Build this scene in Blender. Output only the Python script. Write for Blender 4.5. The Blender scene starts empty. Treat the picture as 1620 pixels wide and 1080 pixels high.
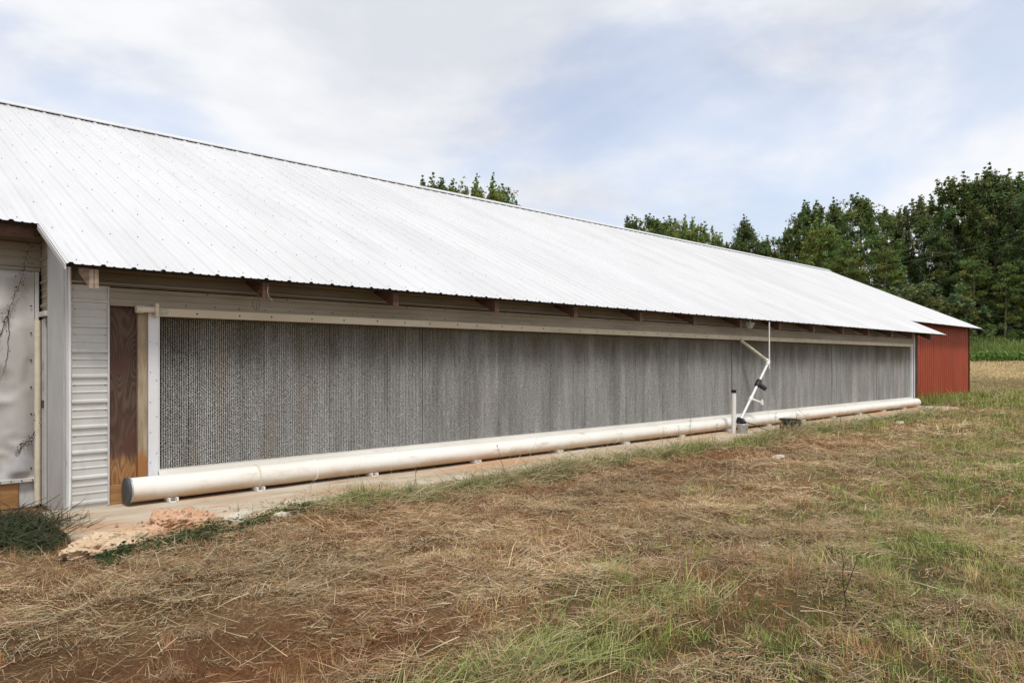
import bpy, bmesh, math, random
import numpy as np
from mathutils import Vector, Matrix, noise as mnoise

scene = bpy.context.scene
COL = scene.collection
R = math.radians

# ------------------------------------------------------------------ camera
EYE = 1.6
cam_d = bpy.data.cameras.new('camera'); cam = bpy.data.objects.new('camera', cam_d); COL.objects.link(cam)
cam_d.sensor_width = 36.0; cam_d.lens = 26.0; cam_d.shift_y = 0.0198
cam_d.clip_start = 0.05; cam_d.clip_end = 3000
YAW = math.atan2(1170, 1211)                 # heading between +Y (into the house) and +X (along it)
cam.location = (0, 0, EYE); cam.rotation_euler = (R(90), 0, -YAW)
scene.camera = cam

# ------------------------------------------------------------------ sky and sun
SUN_EL = R(62); SUN_AZ = R(200)              # azimuth from +Y clockwise: behind the camera, a little left
w = bpy.data.worlds.new('World'); scene.world = w; w.use_nodes = True
nt = w.node_tree; nt.nodes.clear()
def nd(t, kind, **kw):
    n = t.nodes.new(kind)
    for k, v in kw.items():
        if k in n.inputs.keys() if isinstance(k, str) else False: n.inputs[k].default_value = v
        else: setattr(n, k, v)
    return n
def lk(t, a, b): t.links.new(a, b)
def mth(t, op, a, b=None, c=None, clamp=False):
    n = t.nodes.new('ShaderNodeMath'); n.operation = op; n.use_clamp = clamp
    for i, x in enumerate((a, b, c)):
        if x is None: continue
        if isinstance(x, (int, float)): n.inputs[i].default_value = x
        else: lk(t, x, n.inputs[i])
    return n.outputs[0]
def ramp(t, fac, p0, p1, c0=(0,0,0,1), c1=(1,1,1,1), ease='EASE'):
    n = t.nodes.new('ShaderNodeValToRGB'); lk(t, fac, n.inputs[0])
    e = n.color_ramp.elements; e[0].position = p0; e[1].position = p1; e[0].color = c0; e[1].color = c1
    n.color_ramp.interpolation = ease
    return n.outputs[0]
def mixc(t, fac, a, b, mode='MIX'):
    n = t.nodes.new('ShaderNodeMix'); n.data_type = 'RGBA'; n.blend_type = mode
    for s, x in ((n.inputs[0], fac), (n.inputs[6], a), (n.inputs[7], b)):
        if isinstance(x, (int, float)): s.default_value = x
        elif isinstance(x, (tuple, list)): s.default_value = (*x[:3], 1)
        else: lk(t, x, s)
    return n.outputs[2]
sky = nd(nt, 'ShaderNodeTexSky'); sky.sky_type = 'NISHITA'; sky.sun_disc = False
sky.sun_elevation = SUN_EL; sky.sun_rotation = SUN_AZ; sky.air_density = 1.0; sky.dust_density = 1.5; sky.ozone_density = 1.5
tc = nd(nt, 'ShaderNodeTexCoord')
sep = nd(nt, 'ShaderNodeSeparateXYZ'); lk(nt, tc.outputs['Generated'], sep.inputs[0])
def wnoise(scale, detail, rough, off, dist=0.0):
    mp = nd(nt, 'ShaderNodeMapping'); lk(nt, tc.outputs['Generated'], mp.inputs[0]); mp.inputs['Location'].default_value = off; mp.inputs['Scale'].default_value = (1, 1, 2.3)
    n = nd(nt, 'ShaderNodeTexNoise'); lk(nt, mp.outputs[0], n.inputs['Vector'])
    n.inputs['Scale'].default_value = scale; n.inputs['Detail'].default_value = detail; n.inputs['Roughness'].default_value = rough
    n.inputs['Distortion'].default_value = dist
    return n.outputs[0]
cover = ramp(nt, wnoise(2.3, 7, 0.53, (4.7, 2.1, 7.60), 0.25), 0.35, 0.55, (0.57, 0.57, 0.57, 1), (0.98, 0.98, 0.98, 1))
bright = ramp(nt, wnoise(2.0, 6, 0.55, (3.1, 1.3, 7.75), 0.2), 0.34, 0.58)
cloud = mixc(nt, bright, (7.3, 7.5, 8.05), (9.5, 9.55, 9.7))
skyc = mixc(nt, 1.0, sky.outputs[0], (1.70, 1.82, 2.0), 'MULTIPLY')
full = mixc(nt, cover, skyc, cloud)
bg = nd(nt, 'ShaderNodeBackground'); bg.inputs[1].default_value = 0.1
lk(nt, full, bg.inputs[0])
out = nd(nt, 'ShaderNodeOutputWorld'); lk(nt, bg.outputs[0], out.inputs[0])

sun_d = bpy.data.lights.new('sun', 'SUN'); sun = bpy.data.objects.new('sun', sun_d); COL.objects.link(sun)
sun_d.energy = 2.5; sun_d.angle = R(11); sun_d.color = (1.0, 0.965, 0.915)
to_sun = Vector((math.sin(SUN_AZ)*math.cos(SUN_EL), math.cos(SUN_AZ)*math.cos(SUN_EL), math.sin(SUN_EL)))
sun.rotation_euler = to_sun.to_track_quat('Z', 'Y').to_euler(); sun.location = to_sun*60
vs = scene.view_settings
vs.view_transform = 'Standard'; vs.look = 'None'; vs.exposure = 0.03; vs.gamma = 1.0; vs.use_curve_mapping = False
scene.cycles.use_denoising = True
try: scene.cycles.denoiser = 'OPENIMAGEDENOISE'
except Exception: pass
scene.cycles.max_bounces = 6; scene.cycles.diffuse_bounces = 3; scene.cycles.glossy_bounces = 2
scene.cycles.transmission_bounces = 3; scene.cycles.transparent_max_bounces = 4

# ------------------------------------------------------------------ materials
MATS = {}
def new_mat(name):
    m = bpy.data.materials.new(name); m.use_nodes = True
    t = m.node_tree; b = t.nodes['Principled BSDF']; MATS[name] = m
    return m, t, b
def wpos(t, scale=(1, 1, 1), loc=(0, 0, 0), obj=False):
    if obj: s = nd(t, 'ShaderNodeTexCoord').outputs['Object']
    else: s = nd(t, 'ShaderNodeNewGeometry').outputs['Position']
    mp = nd(t, 'ShaderNodeMapping'); lk(t, s, mp.inputs[0]); mp.inputs['Scale'].default_value = scale; mp.inputs['Location'].default_value = loc
    return mp.outputs[0]
def nz(t, scale=5, detail=4, rough=0.55, st=(1, 1, 1), loc=(0, 0, 0), dist=0, obj=False):
    n = nd(t, 'ShaderNodeTexNoise'); lk(t, wpos(t, st, loc, obj), n.inputs['Vector'])
    n.inputs['Scale'].default_value = scale; n.inputs['Detail'].default_value = detail; n.inputs['Roughness'].default_value = rough
    n.inputs['Distortion'].default_value = dist
    return n.outputs[0]
def bump(t, b, h, strength=0.3, dist=0.01):
    n = nd(t, 'ShaderNodeBump'); lk(t, h, n.inputs['Height']); n.inputs['Strength'].default_value = strength; n.inputs['Distance'].default_value = dist
    lk(t, n.outputs[0], b.inputs['Normal'])
def plain(name, c1, c2, scale=4, rough=0.6, st=(1, 1, 1), c3=None, sc3=20, p3=(0.6, 0.75), bmp=0, bsc=40, metal=0, spec=0.35, jitter=0.0, st3=None, p=(0.35, 0.65)):
    """two-tone noise, optional third stain colour, optional fine bump, optional per-object value jitter"""
    m, t, b = new_mat(name)
    col = mixc(t, ramp(t, nz(t, scale, 5, 0.6, st), *p), c1, c2)
    if c3: col = mixc(t, ramp(t, nz(t, sc3, 5, 0.65, st3 or st, (3, 5, 1)), *p3), col, c3)
    if jitter:
        oi = nd(t, 'ShaderNodeObjectInfo')
        v = mth(t, 'ADD', mth(t, 'MULTIPLY', oi.outputs['Random'], 2*jitter), 1-jitter)
        hs = nd(t, 'ShaderNodeHueSaturation'); lk(t, v, hs.inputs['Value']); lk(t, col, hs.inputs['Color']); col = hs.outputs[0]
    lk(t, col, b.inputs['Base Color']); b.inputs['Roughness'].default_value = rough; b.inputs['Metallic'].default_value = metal
    b.inputs['Specular IOR Level'].default_value = spec
    if bmp: bump(t, b, nz(t, bsc, 4, 0.6, st), bmp)
    return m

plain('roof_white', (0.575, 0.573, 0.57), (0.63, 0.628, 0.625), 0.9, 0.36, (1.2, 0.35, 0.35), (0.45, 0.44, 0.42), 5, (0.55, 0.90), 0.05, 9, 0, 0.6, 0.015, (2.0, 0.22, 0.22))
plain('siding_white', (0.50, 0.495, 0.46), (0.58, 0.575, 0.55), 2.0, 0.5, (1, 1, 1), (0.34, 0.31, 0.25), 5, (0.56, 0.85), 0.05, 30, 0, 0.35, 0.0, (1, 1, 0.3))
plain('siding_weathered', (0.275, 0.232, 0.168), (0.36, 0.315, 0.245), 1.6, 0.6, (0.4, 1, 3), (0.23, 0.175, 0.12), 4, (0.54, 0.85), 0.1, 40, 0, 0.3, 0.0, (0.35, 1, 4))
plain('trim_white', (0.50, 0.51, 0.50), (0.57, 0.575, 0.56), 3.0, 0.5, (1, 1, 0.5), (0.38, 0.35, 0.29), 9, (0.60, 0.85), 0.04, 60)
plain('frame_white', (0.66, 0.67, 0.69), (0.72, 0.72, 0.73), 3.0, 0.45, (1, 1, 0.5), (0.58, 0.55, 0.49), 12, (0.66, 0.85), 0.04, 60)
plain('strip_cream', (0.55, 0.47, 0.34), (0.64, 0.57, 0.44), 1.8, 0.5, (0.6, 1, 2), (0.42, 0.33, 0.22), 6, (0.62, 0.85), 0.05, 40)
plain('sill_paint', (0.56, 0.53, 0.47), (0.64, 0.61, 0.55), 2, 0.5, (0.4, 1, 1), (0.42, 0.36, 0.28), 7, (0.58, 0.8))
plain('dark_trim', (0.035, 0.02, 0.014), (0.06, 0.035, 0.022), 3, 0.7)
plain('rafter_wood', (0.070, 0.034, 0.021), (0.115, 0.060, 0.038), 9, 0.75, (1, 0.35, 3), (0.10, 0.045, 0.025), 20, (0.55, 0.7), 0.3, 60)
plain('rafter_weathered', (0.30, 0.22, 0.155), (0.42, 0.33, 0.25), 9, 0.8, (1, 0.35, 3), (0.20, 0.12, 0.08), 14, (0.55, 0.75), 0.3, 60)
plain('roof_screw', (0.10, 0.10, 0.10), (0.17, 0.165, 0.16), 30, 0.5)
plain('screw_metal', (0.03, 0.028, 0.025), (0.07, 0.065, 0.06), 30, 0.5, metal=0.3)
plain('black_plastic', (0.012, 0.012, 0.013), (0.03, 0.03, 0.03), 8, 0.45)
plain('galvanised', (0.38, 0.38, 0.36), (0.52, 0.52, 0.50), 9, 0.42, c3=(0.30, 0.25, 0.18), metal=0.5)
plain('cap_rubber', (0.055, 0.057, 0.06), (0.09, 0.09, 0.092), 6, 0.6)
plain('pvc_white', (0.76, 0.75, 0.71), (0.82, 0.81, 0.78), 4, 0.4, c3=(0.55, 0.50, 0.40), sc3=7, p3=(0.6, 0.8))
plain('pvc_old', (0.58, 0.51, 0.38), (0.68, 0.62, 0.50), 6, 0.5, c3=(0.38, 0.29, 0.18), sc3=12, p3=(0.58, 0.75))
plain('pvc_grimy', (0.44, 0.42, 0.30), (0.58, 0.55, 0.44), 6, 0.55, c3=(0.30, 0.28, 0.17), sc3=9, p3=(0.5, 0.7))
plain('plank_orange', (0.30, 0.15, 0.055), (0.42, 0.23, 0.095), 4, 0.7, (0.4, 1, 5), (0.20, 0.10, 0.04), 9, (0.55, 0.75), 0.25, 50)
plain('vine_dry', (0.045, 0.033, 0.024), (0.085, 0.065, 0.045), 20, 0.9)
plain('stone_pale', (0.50, 0.44, 0.35), (0.62, 0.57, 0.48), 7, 0.9, c3=(0.36, 0.27, 0.18), sc3=16, p3=(0.55, 0.7), bmp=0.7, bsc=38)
plain('stone_pink', (0.52, 0.30, 0.18), (0.62, 0.41, 0.27), 6, 0.95, c3=(0.26, 0.12, 0.055), sc3=22, p3=(0.52, 0.66), bmp=1.0, bsc=70)
plain('stone_tan', (0.54, 0.39, 0.25), (0.64, 0.51, 0.35), 6, 0.95, c3=(0.28, 0.16, 0.08), sc3=22, p3=(0.52, 0.66), bmp=0.8, bsc=45)
plain('bark', (0.13, 0.10, 0.075), (0.22, 0.17, 0.13), 3, 0.9, (1, 1, 0.25), bmp=0.4, bsc=8)
plain('bark_pale', (0.24, 0.19, 0.15), (0.33, 0.27, 0.22), 3, 0.9, (1, 1, 0.25), bmp=0.4, bsc=8)
plain('wire_grey', (0.30, 0.31, 0.31), (0.36, 0.36, 0.36), 3, 0.5)
plain('pole_wood', (0.16, 0.12, 0.09), (0.24, 0.19, 0.15), 3, 0.85, (1, 1, 0.2))
plain('attic_dark', (0.03, 0.025, 0.02), (0.05, 0.04, 0.03), 3, 0.9)

# red ribbed wall
plain('red_paint', (0.31, 0.055, 0.022), (0.36, 0.068, 0.028), 1.1, 0.55, (1, 1, 0.5), (0.20, 0.034, 0.018), 4, (0.58, 0.85), 0.05, 30, 0, 0.3, 0.04, (1.5, 1, 0.3))

# slab
m, t, b = new_mat('slab_concrete')
c = mixc(t, ramp(t, nz(t, 1.6, 6, 0.65, (0.5, 1.3, 1)), 0.36, 0.62), (0.44, 0.345, 0.245), (0.55, 0.475, 0.37))
c = mixc(t, ramp(t, nz(t, 1.1, 5, 0.65, (0.35, 1.6, 1), (4, 2, 0)), 0.46, 0.66), c, (0.52, 0.30, 0.16))
c = mixc(t, ramp(t, nz(t, 4.5, 6, 0.7, (0.35, 2.2, 1), (1, 9, 0)), 0.60, 0.70), c, (0.25, 0.15, 0.085))
lk(t, c, b.inputs['Base Color']); b.inputs['Roughness'].default_value = 0.9
bump(t, b, nz(t, 35, 5, 0.65), 0.4)

# plywood with cathedral grain, weathered dark above and fresh orange below the splash line
m, t, b = new_mat('plywood')
cn = nz(t, 1.0, 1.5, 0.4, (5.5, 1, 1.25), (1.3, 0, 0.4))
wvv = mth(t, 'PINGPONG', mth(t, 'MULTIPLY', mth(t, 'ADD', cn, mth(t, 'MULTIPLY', nz(t, 14, 4, 0.6, (3, 1, 0.4)), 0.03)), 17.0), 0.5)
wvv = mth(t, 'ADD', mth(t, 'MULTIPLY', wvv, 1.4), mth(t, 'MULTIPLY', nz(t, 30, 4, 0.6, (4, 1, 0.25)), 0.35))
old = mixc(t, ramp(t, wvv, 0.15, 0.85), (0.052, 0.026, 0.016), (0.105, 0.062, 0.040))
old = mixc(t, ramp(t, nz(t, 3, 4, 0.6, (1, 1, 0.6), (2, 0, 7)), 0.55, 0.7), old, (0.085, 0.034, 0.022))
fresh = mixc(t, ramp(t, wvv, 0.1, 0.9), (0.22, 0.095, 0.030), (0.36, 0.185, 0.07))
sp = nd(t, 'ShaderNodeSeparateXYZ'); lk(t, nd(t, 'ShaderNodeNewGeometry').outputs['Position'], sp.inputs[0])
edge = mth(t, 'ADD', sp.outputs[2], mth(t, 'MULTIPLY', nz(t, 9, 5, 0.7, (4, 1, 0.5)), -0.42))
c = mixc(t, ramp(t, edge, 0.27, 0.44, (1, 1, 1, 1), (0, 0, 0, 1)), old, fresh)
lk(t, c, b.inputs['Base Color']); b.inputs['Roughness'].default_value = 0.75; bump(t, b, wvv, 0.2, 0.004)

m, t, b = new_mat('stud_wood')
c = mixc(t, ramp(t, nz(t, 6, 5, 0.65, (5, 1, 0.6)), 0.35, 0.65), (0.27, 0.20, 0.125), (0.39, 0.31, 0.21))
sp = nd(t, 'ShaderNodeSeparateXYZ'); lk(t, nd(t, 'ShaderNodeNewGeometry').outputs['Position'], sp.inputs[0])
edge = mth(t, 'ADD', sp.outputs[2], mth(t, 'MULTIPLY', nz(t, 9, 5, 0.7, (4, 1, 0.5)), -0.5))
c = mixc(t, ramp(t, edge, 0.27, 0.42, (1, 1, 1, 1), (0, 0, 0, 1)), c, (0.30, 0.13, 0.04))
lk(t, c, b.inputs['Base Color']); b.inputs['Roughness'].default_value = 0.8

# big cream pipe: clean top, brown splash staining low down
m, t, b = new_mat('pipe_cream')
c = mixc(t, ramp(t, nz(t, 1.3, 5, 0.6, (0.5, 1, 1)), 0.35, 0.65), (0.755, 0.72, 0.645), (0.81, 0.785, 0.725))
sp = nd(t, 'ShaderNodeSeparateXYZ'); lk(t, nd(t, 'ShaderNodeNewGeometry').outputs['Position'], sp.inputs[0])
edge = mth(t, 'ADD', sp.outputs[2], mth(t, 'MULTIPLY', nz(t, 3.0, 6, 0.7, (0.8, 1, 1)), -0.16))
c = mixc(t, ramp(t, edge, 0.05, 0.19, (0.85, 0.85, 0.85, 1), (0, 0, 0, 1)), c, (0.47, 0.31, 0.17))
c = mixc(t, ramp(t, nz(t, 6, 5, 0.7, (0.3, 1, 1), (7, 1, 2)), 0.55, 0.75), c, (0.56, 0.47, 0.34))
lk(t, c, b.inputs['Base Color']); b.inputs['Roughness'].default_value = 0.38; b.inputs['Specular IOR Level'].default_value = 0.4

# cooling pad paper
m, t, b = new_mat('pad_paper')
c = mixc(t, ramp(t, nz(t, 5.5, 5, 0.65, (1.0, 1, 0.10)), 0.30, 0.70), (0.34, 0.333, 0.318), (0.52, 0.515, 0.50))
c = mixc(t, ramp(t, nz(t, 2.6, 4, 0.6, (1.0, 1, 0.12), (3, 0, 2)), 0.55, 0.78), c, (0.43, 0.385, 0.335))
c = mixc(t, ramp(t, nz(t, 9, 4, 0.6, (1.0, 1, 0.05), (9, 0, 2)), 0.60, 0.80), c, (0.34, 0.335, 0.32))
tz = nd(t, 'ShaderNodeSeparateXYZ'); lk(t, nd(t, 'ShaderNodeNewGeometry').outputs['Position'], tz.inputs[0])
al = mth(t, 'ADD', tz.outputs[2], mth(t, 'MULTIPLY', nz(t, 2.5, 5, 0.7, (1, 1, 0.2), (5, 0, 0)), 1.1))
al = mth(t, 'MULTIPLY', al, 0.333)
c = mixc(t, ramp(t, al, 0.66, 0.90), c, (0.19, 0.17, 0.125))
spk = mixc(t, ramp(t, nz(t, 52, 3, 0.7, (1, 1, 1.1), (2, 0, 8)), 0.34, 0.66, ease='LINEAR'), (0.66, 0.66, 0.65), (1.28, 1.27, 1.25))
c = mixc(t, 1.0, c, spk, 'MULTIPLY')
oi = nd(t, 'ShaderNodeObjectInfo')
hs = nd(t, 'ShaderNodeHueSaturation'); lk(t, mth(t, 'ADD', mth(t, 'MULTIPLY', oi.outputs['Random'], 0.12), 0.94), hs.inputs['Value']); lk(t, c, hs.inputs['Color'])
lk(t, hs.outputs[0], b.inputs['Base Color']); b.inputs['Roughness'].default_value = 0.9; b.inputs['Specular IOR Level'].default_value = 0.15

# tarpaulin curtain
m, t, b = new_mat('tarpaulin')
c = mixc(t, ramp(t, nz(t, 1.5, 5, 0.6, (1, 1, 0.7)), 0.30, 0.70), (0.44, 0.422, 0.395), (0.53, 0.515, 0.485))
c = mixc(t, ramp(t, nz(t, 3.0, 6, 0.7, (1, 1, 0.5), (4, 4, 1)), 0.60, 0.85), c, (0.27, 0.235, 0.19))
c = mixc(t, ramp(t, nz(t, 1.1, 5, 0.6, (1, 1, 1), (14, 4, 1)), 0.58, 0.72), c, (0.42, 0.42, 0.44))
lk(t, c, b.inputs['Base Color']); b.inputs['Roughness'].default_value = 0.55; bump(t, b, nz(t, 25, 4, 0.6), 0.12)

# tinted vegetation: colour of each blade or leaf comes from its own attribute
def veg(name, transl=0.25, rough=0.7):
    m, t, b = new_mat(name)
    a = nd(t, 'ShaderNodeAttribute'); a.attribute_name = 'tint'
    lk(t, a.outputs['Color'], b.inputs['Base Color']); b.inputs['Roughness'].default_value = rough; b.inputs['Specular IOR Level'].default_value = 0.2
    if transl:
        tr = nd(t, 'ShaderNodeBsdfTranslucent'); lk(t, a.outputs['Color'], tr.inputs[0])
        mx = nd(t, 'ShaderNodeMixShader'); mx.inputs[0].default_value = transl
        lk(t, b.outputs[0], mx.inputs[1]); lk(t, tr.outputs[0], mx.inputs[2])
        lk(t, mx.outputs[0], t.nodes['Material Output'].inputs[0])
    return m
veg('blade', 0.22); veg('leaf', 0.38, 0.5)

# ground: soil, thatch, red clay, cut field farther off
m, t, b = new_mat('ground_soil')
a = nd(t, 'ShaderNodeAttribute'); a.attribute_name = 'tint'
fib = nz(t, 30, 6, 0.8, (1, 1, 1), (0, 0, 0), 2.5)
f1 = nz(t, 60, 3, 0.7, (1, 0.12, 1), (0, 0, 0), 3.0); f2 = nz(t, 60, 3, 0.7, (0.12, 1, 1), (4, 0, 0), 3.0)
fb = mth(t, 'MAXIMUM', f1, f2)
c = mixc(t, ramp(t, fib, 0.34, 0.66), (0.42, 0.40, 0.38), (1.30, 1.27, 1.2))
c = mixc(t, ramp(t, fb, 0.56, 0.70), c, (1.75, 1.7, 1.6))
c = mixc(t, 1.0, a.outputs['Color'], c, 'MULTIPLY')
lk(t, c, b.inputs['Base Color']); b.inputs['Roughness'].default_value = 0.95; b.inputs['Specular IOR Level'].default_value = 0.1
bump(t, b, mth(t, 'ADD', fib, fb), 0.9, 0.03)

# ------------------------------------------------------------------ mesh helpers
WLOC = {}
class MB:
    def __init__(s): s.v = []; s.f = []
    def add(s, vs_, fs_):
        o = len(s.v); s.v += [tuple(p) for p in vs_]; s.f += [tuple(i+o for i in f) for f in fs_]; return s
    def box(s, x0, x1, y0, y1, z0, z1, bev=0.0):
        if bev <= 0:
            return s.add([(x0,y0,z0),(x1,y0,z0),(x1,y1,z0),(x0,y1,z0),(x0,y0,z1),(x1,y0,z1),(x1,y1,z1),(x0,y1,z1)],
                         [(0,3,2,1),(4,5,6,7),(0,1,5,4),(1,2,6,5),(2,3,7,6),(3,0,4,7)])
        bm = bmesh.new(); bmesh.ops.create_cube(bm, size=1)
        for v in bm.verts: v.co = Vector(((x0+x1)/2+v.co.x*(x1-x0), (y0+y1)/2+v.co.y*(y1-y0), (z0+z1)/2+v.co.z*(z1-z0)))
        bmesh.ops.bevel(bm, geom=bm.edges[:], offset=bev, segments=1, affect='EDGES')
        bm.verts.index_update(); s.add([v.co[:] for v in bm.verts], [[v.index for v in f.verts] for f in bm.faces]); bm.free(); return s
    def prism(s, poly, axis, a, b_):
        """closed polygon extruded along axis ('x','y','z') from a to b"""
        n = len(poly)
        def P(p, q): return {'x': (q, p[0], p[1]), 'y': (p[0], q, p[1]), 'z': (p[0], p[1], q)}[axis]
        vs_ = [P(p, a) for p in poly]+[P(p, b_) for p in poly]
        fs_ = [tuple(range(n))[::-1], tuple(range(n, 2*n))]+[(i, (i+1) % n, n+(i+1) % n, n+i) for i in range(n)]
        return s.add(vs_, fs_)
    def tube(s, path, r, n=10, caps=True):
        path = [Vector(p) for p in path]; rs = r if isinstance(r, (list, tuple)) else [r]*len(path)
        o = len(s.v); up = None
        for i, p in enumerate(path):
            d = (path[min(i+1, len(path)-1)]-path[max(i-1, 0)]).normalized()
            if up is None: up = d.orthogonal().normalized()
            up = (up-d*up.dot(d)); up = up.normalized() if up.length > 1e-6 else d.orthogonal().normalized()
            q = d.cross(up)
            for k in range(n):
                a_ = 2*math.pi*k/n; s.v.append(tuple(p+(up*math.cos(a_)+q*math.sin(a_))*rs[i]))
        for i in range(len(path)-1):
            for k in range(n):
                s.f.append((o+i*n+k, o+i*n+(k+1) % n, o+(i+1)*n+(k+1) % n, o+(i+1)*n+k))
        if caps:
            s.f.append(tuple(o+k for k in range(n))[::-1]); e = o+(len(path)-1)*n; s.f.append(tuple(e+k for k in range(n)))
        return s
def to_mesh(name, mb, mat, smooth=False, origin=(0, 0, 0)):
    me = bpy.data.meshes.new(name)
    me.from_pydata([(p[0]-origin[0], p[1]-origin[1], p[2]-origin[2]) for p in mb.v], [], mb.f)
    bm = bmesh.new(); bm.from_mesh(me); bmesh.ops.recalc_face_normals(bm, faces=bm.faces); bm.to_mesh(me); bm.free()
    me.materials.append(MATS[mat])
    if smooth:
        me.polygons.foreach_set('use_smooth', [True]*len(me.polygons))
        try: me.set_sharp_from_angle(angle=R(40))
        except Exception: pass
    return me
def place(name, me, parent=None, loc=(0, 0, 0), rot=(0, 0, 0), scale=None):
    o = bpy.data.objects.new(name, me); COL.objects.link(o)
    if parent is not None:
        o.parent = parent; o.location = Vector(loc)-WLOC[parent.name]
    else: o.location = loc
    WLOC[o.name] = Vector(loc); o.rotation_euler = rot
    if scale: o.scale = scale
    return o
def part(name, mb, mat, parent=None, smooth=False, origin=None, label=None):
    if origin is None: origin = WLOC[parent.name] if parent is not None else mb.v[0]
    o = place(name, to_mesh(name, mb, mat, smooth, origin), parent, origin)
    if label: o['label'] = label
    return o
def thing(name, loc, label, cat, group=None):
    o = bpy.data.objects.new(name, None); COL.objects.link(o); o.location = loc; WLOC[o.name] = Vector(loc)
    o.empty_display_size = 0.2
    tag(o, label, cat, group); return o
def tag(o, label, cat, group=None, kind=None):
    o['label'] = label; o['category'] = cat
    if group: o['group'] = group
    if kind: o['kind'] = kind
    return o

# ------------------------------------------------------------------ numpy noise and terrain
def vnoise(x, y, seed=0):
    x = np.asarray(x, float); y = np.asarray(y, float)
    xi = np.floor(x).astype(np.int64); yi = np.floor(y).astype(np.int64); fx = x-xi; fy = y-yi
    def h(i, j):
        n = (i*374761393+j*668265263+seed*1442695041) & 0x7fffffff
        n = ((n ^ (n >> 13))*1274126177) & 0x7fffffff
        return ((n ^ (n >> 16)) & 0xffff)/65535.0
    u = fx*fx*(3-2*fx); v = fy*fy*(3-2*fy)
    return (h(xi, yi)*(1-u)+h(xi+1, yi)*u)*(1-v)+(h(xi, yi+1)*(1-u)+h(xi+1, yi+1)*u)*v
def fbm(x, y, seed=0, oct_=4):
    a = 0.5; s = 0; tot = 0
    for k in range(oct_):
        s = s+a*vnoise(x*2**k, y*2**k, seed+k*17); tot += a; a *= 0.5
    return s/tot
def sst(a, b, x): 
    t_ = np.clip((x-a)/(b-a), 0, 1); return t_*t_*(3-2*t_)
def gau(x, y, cx, cy, rx, ry): return np.exp(-((x-cx)/rx)**2-((y-cy)/ry)**2)
def m_soil(x, y):
    return np.clip(1.1*gau(x, y, 1.3, 3.9, 1.0, 0.55)*sst(0.32, 0.58, fbm(x*1.8, y*1.8, 65, 3))+0.9*gau(x, y, 2.1, 3.55, 0.7, 0.3), 0, 1)
def hgt(x, y):
    x = np.asarray(x, float); y = np.asarray(y, float)
    r = np.hypot(x, y)
    h = 1.75*sst(52, 100, r)+0.0*x
    near = 1-sst(25, 60, r)
    h = h+near*((fbm(x*0.55, y*0.55, 3)-0.5)*0.10+(fbm(x*2.6, y*2.6, 9)-0.5)*0.11+(fbm(x*8, y*8, 21, 3)-0.5)*0.045)
    flat = sst(7.2, 7.7, y)*sst(1.0, 1.8, x)*(1-sst(28.1, 28.6, x))
    h = h*(1-flat)-0.03*flat
    h = h+0.05*near*np.exp(-((y-6.95-0.15*np.sin(x*0.9))/0.33)**2)*sst(3.0, 4.5, x)*(1-sst(25, 28, x))*fbm(x*1.3, y*2, 5)*1.4
    h = h+m_soil(x, y)*0.055*(fbm(x*7, y*7, 37, 3)-0.4)+0.10*gau(x, y, 1.1, 3.7, 0.55, 0.35)*fbm(x*5, y*5, 33)*1.5-0.06*gau(x, y, 2.0, 3.75, 0.6, 0.35)
    return h
rng = np.random.default_rng(7)

# green, reddish and field masks shared by soil and blades
def m_green(x, y):
    band = np.exp(-((y-(1.55+0.125*(x-3.5)))/(0.62+0.02*x))**2)
    g = band*sst(0.22, 0.46, fbm(x*0.9, y*0.9, 41))*1.5
    g = g+0.8*np.exp(-((y-(3.3+0.10*(x-5)))/(0.35+0.02*x))**2)*sst(0.38, 0.6, fbm(x*1.0, y*1.3, 43))*sst(4.5, 7, x)
    g = g+0.95*gau(x, y, 4.6, 3.2, 0.75, 0.42)*sst(0.30, 0.55, fbm(x*2.5, y*2.5, 44))
    g = g+0.85*gau(x, y, 2.75, 2.75, 0.9, 0.32)+0.7*gau(x, y, 3.6, 2.2, 0.8, 0.45)+0.5*gau(x, y, 8.2, 4.9, 0.5, 0.3)+0.5*gau(x, y, 10.3, 4.7, 0.8, 0.35)
    g = g+0.55*sst(0.52, 0.70, fbm(x*0.7+5, y*0.7, 47))*sst(10, 22, x)
    g = g+0.9*gau(x, y, 22, 4.4, 6, 1.0)*sst(0.35, 0.6, fbm(x*0.5, y*1.2, 57))
    g = g+0.7*gau(x, y, 33, 8.6, 5, 1.6)
    return np.clip(g, 0, 1)
def m_red(x, y):
    return np.clip(0.5*m_soil(x, y)+0.9*gau(x, y, 2.0, 3.72, 0.65, 0.30)+0.7*gau(x, y, 3.1, 4.3, 0.9, 0.25)+0.45*sst(0.5, 0.72, fbm(x*0.8, y*0.8, 61))+0.4*np.exp(-((y-6.6)/0.6)**2)*sst(0.4, 0.6, fbm(x*1.2, y*1.2, 63)), 0, 1)

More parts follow.
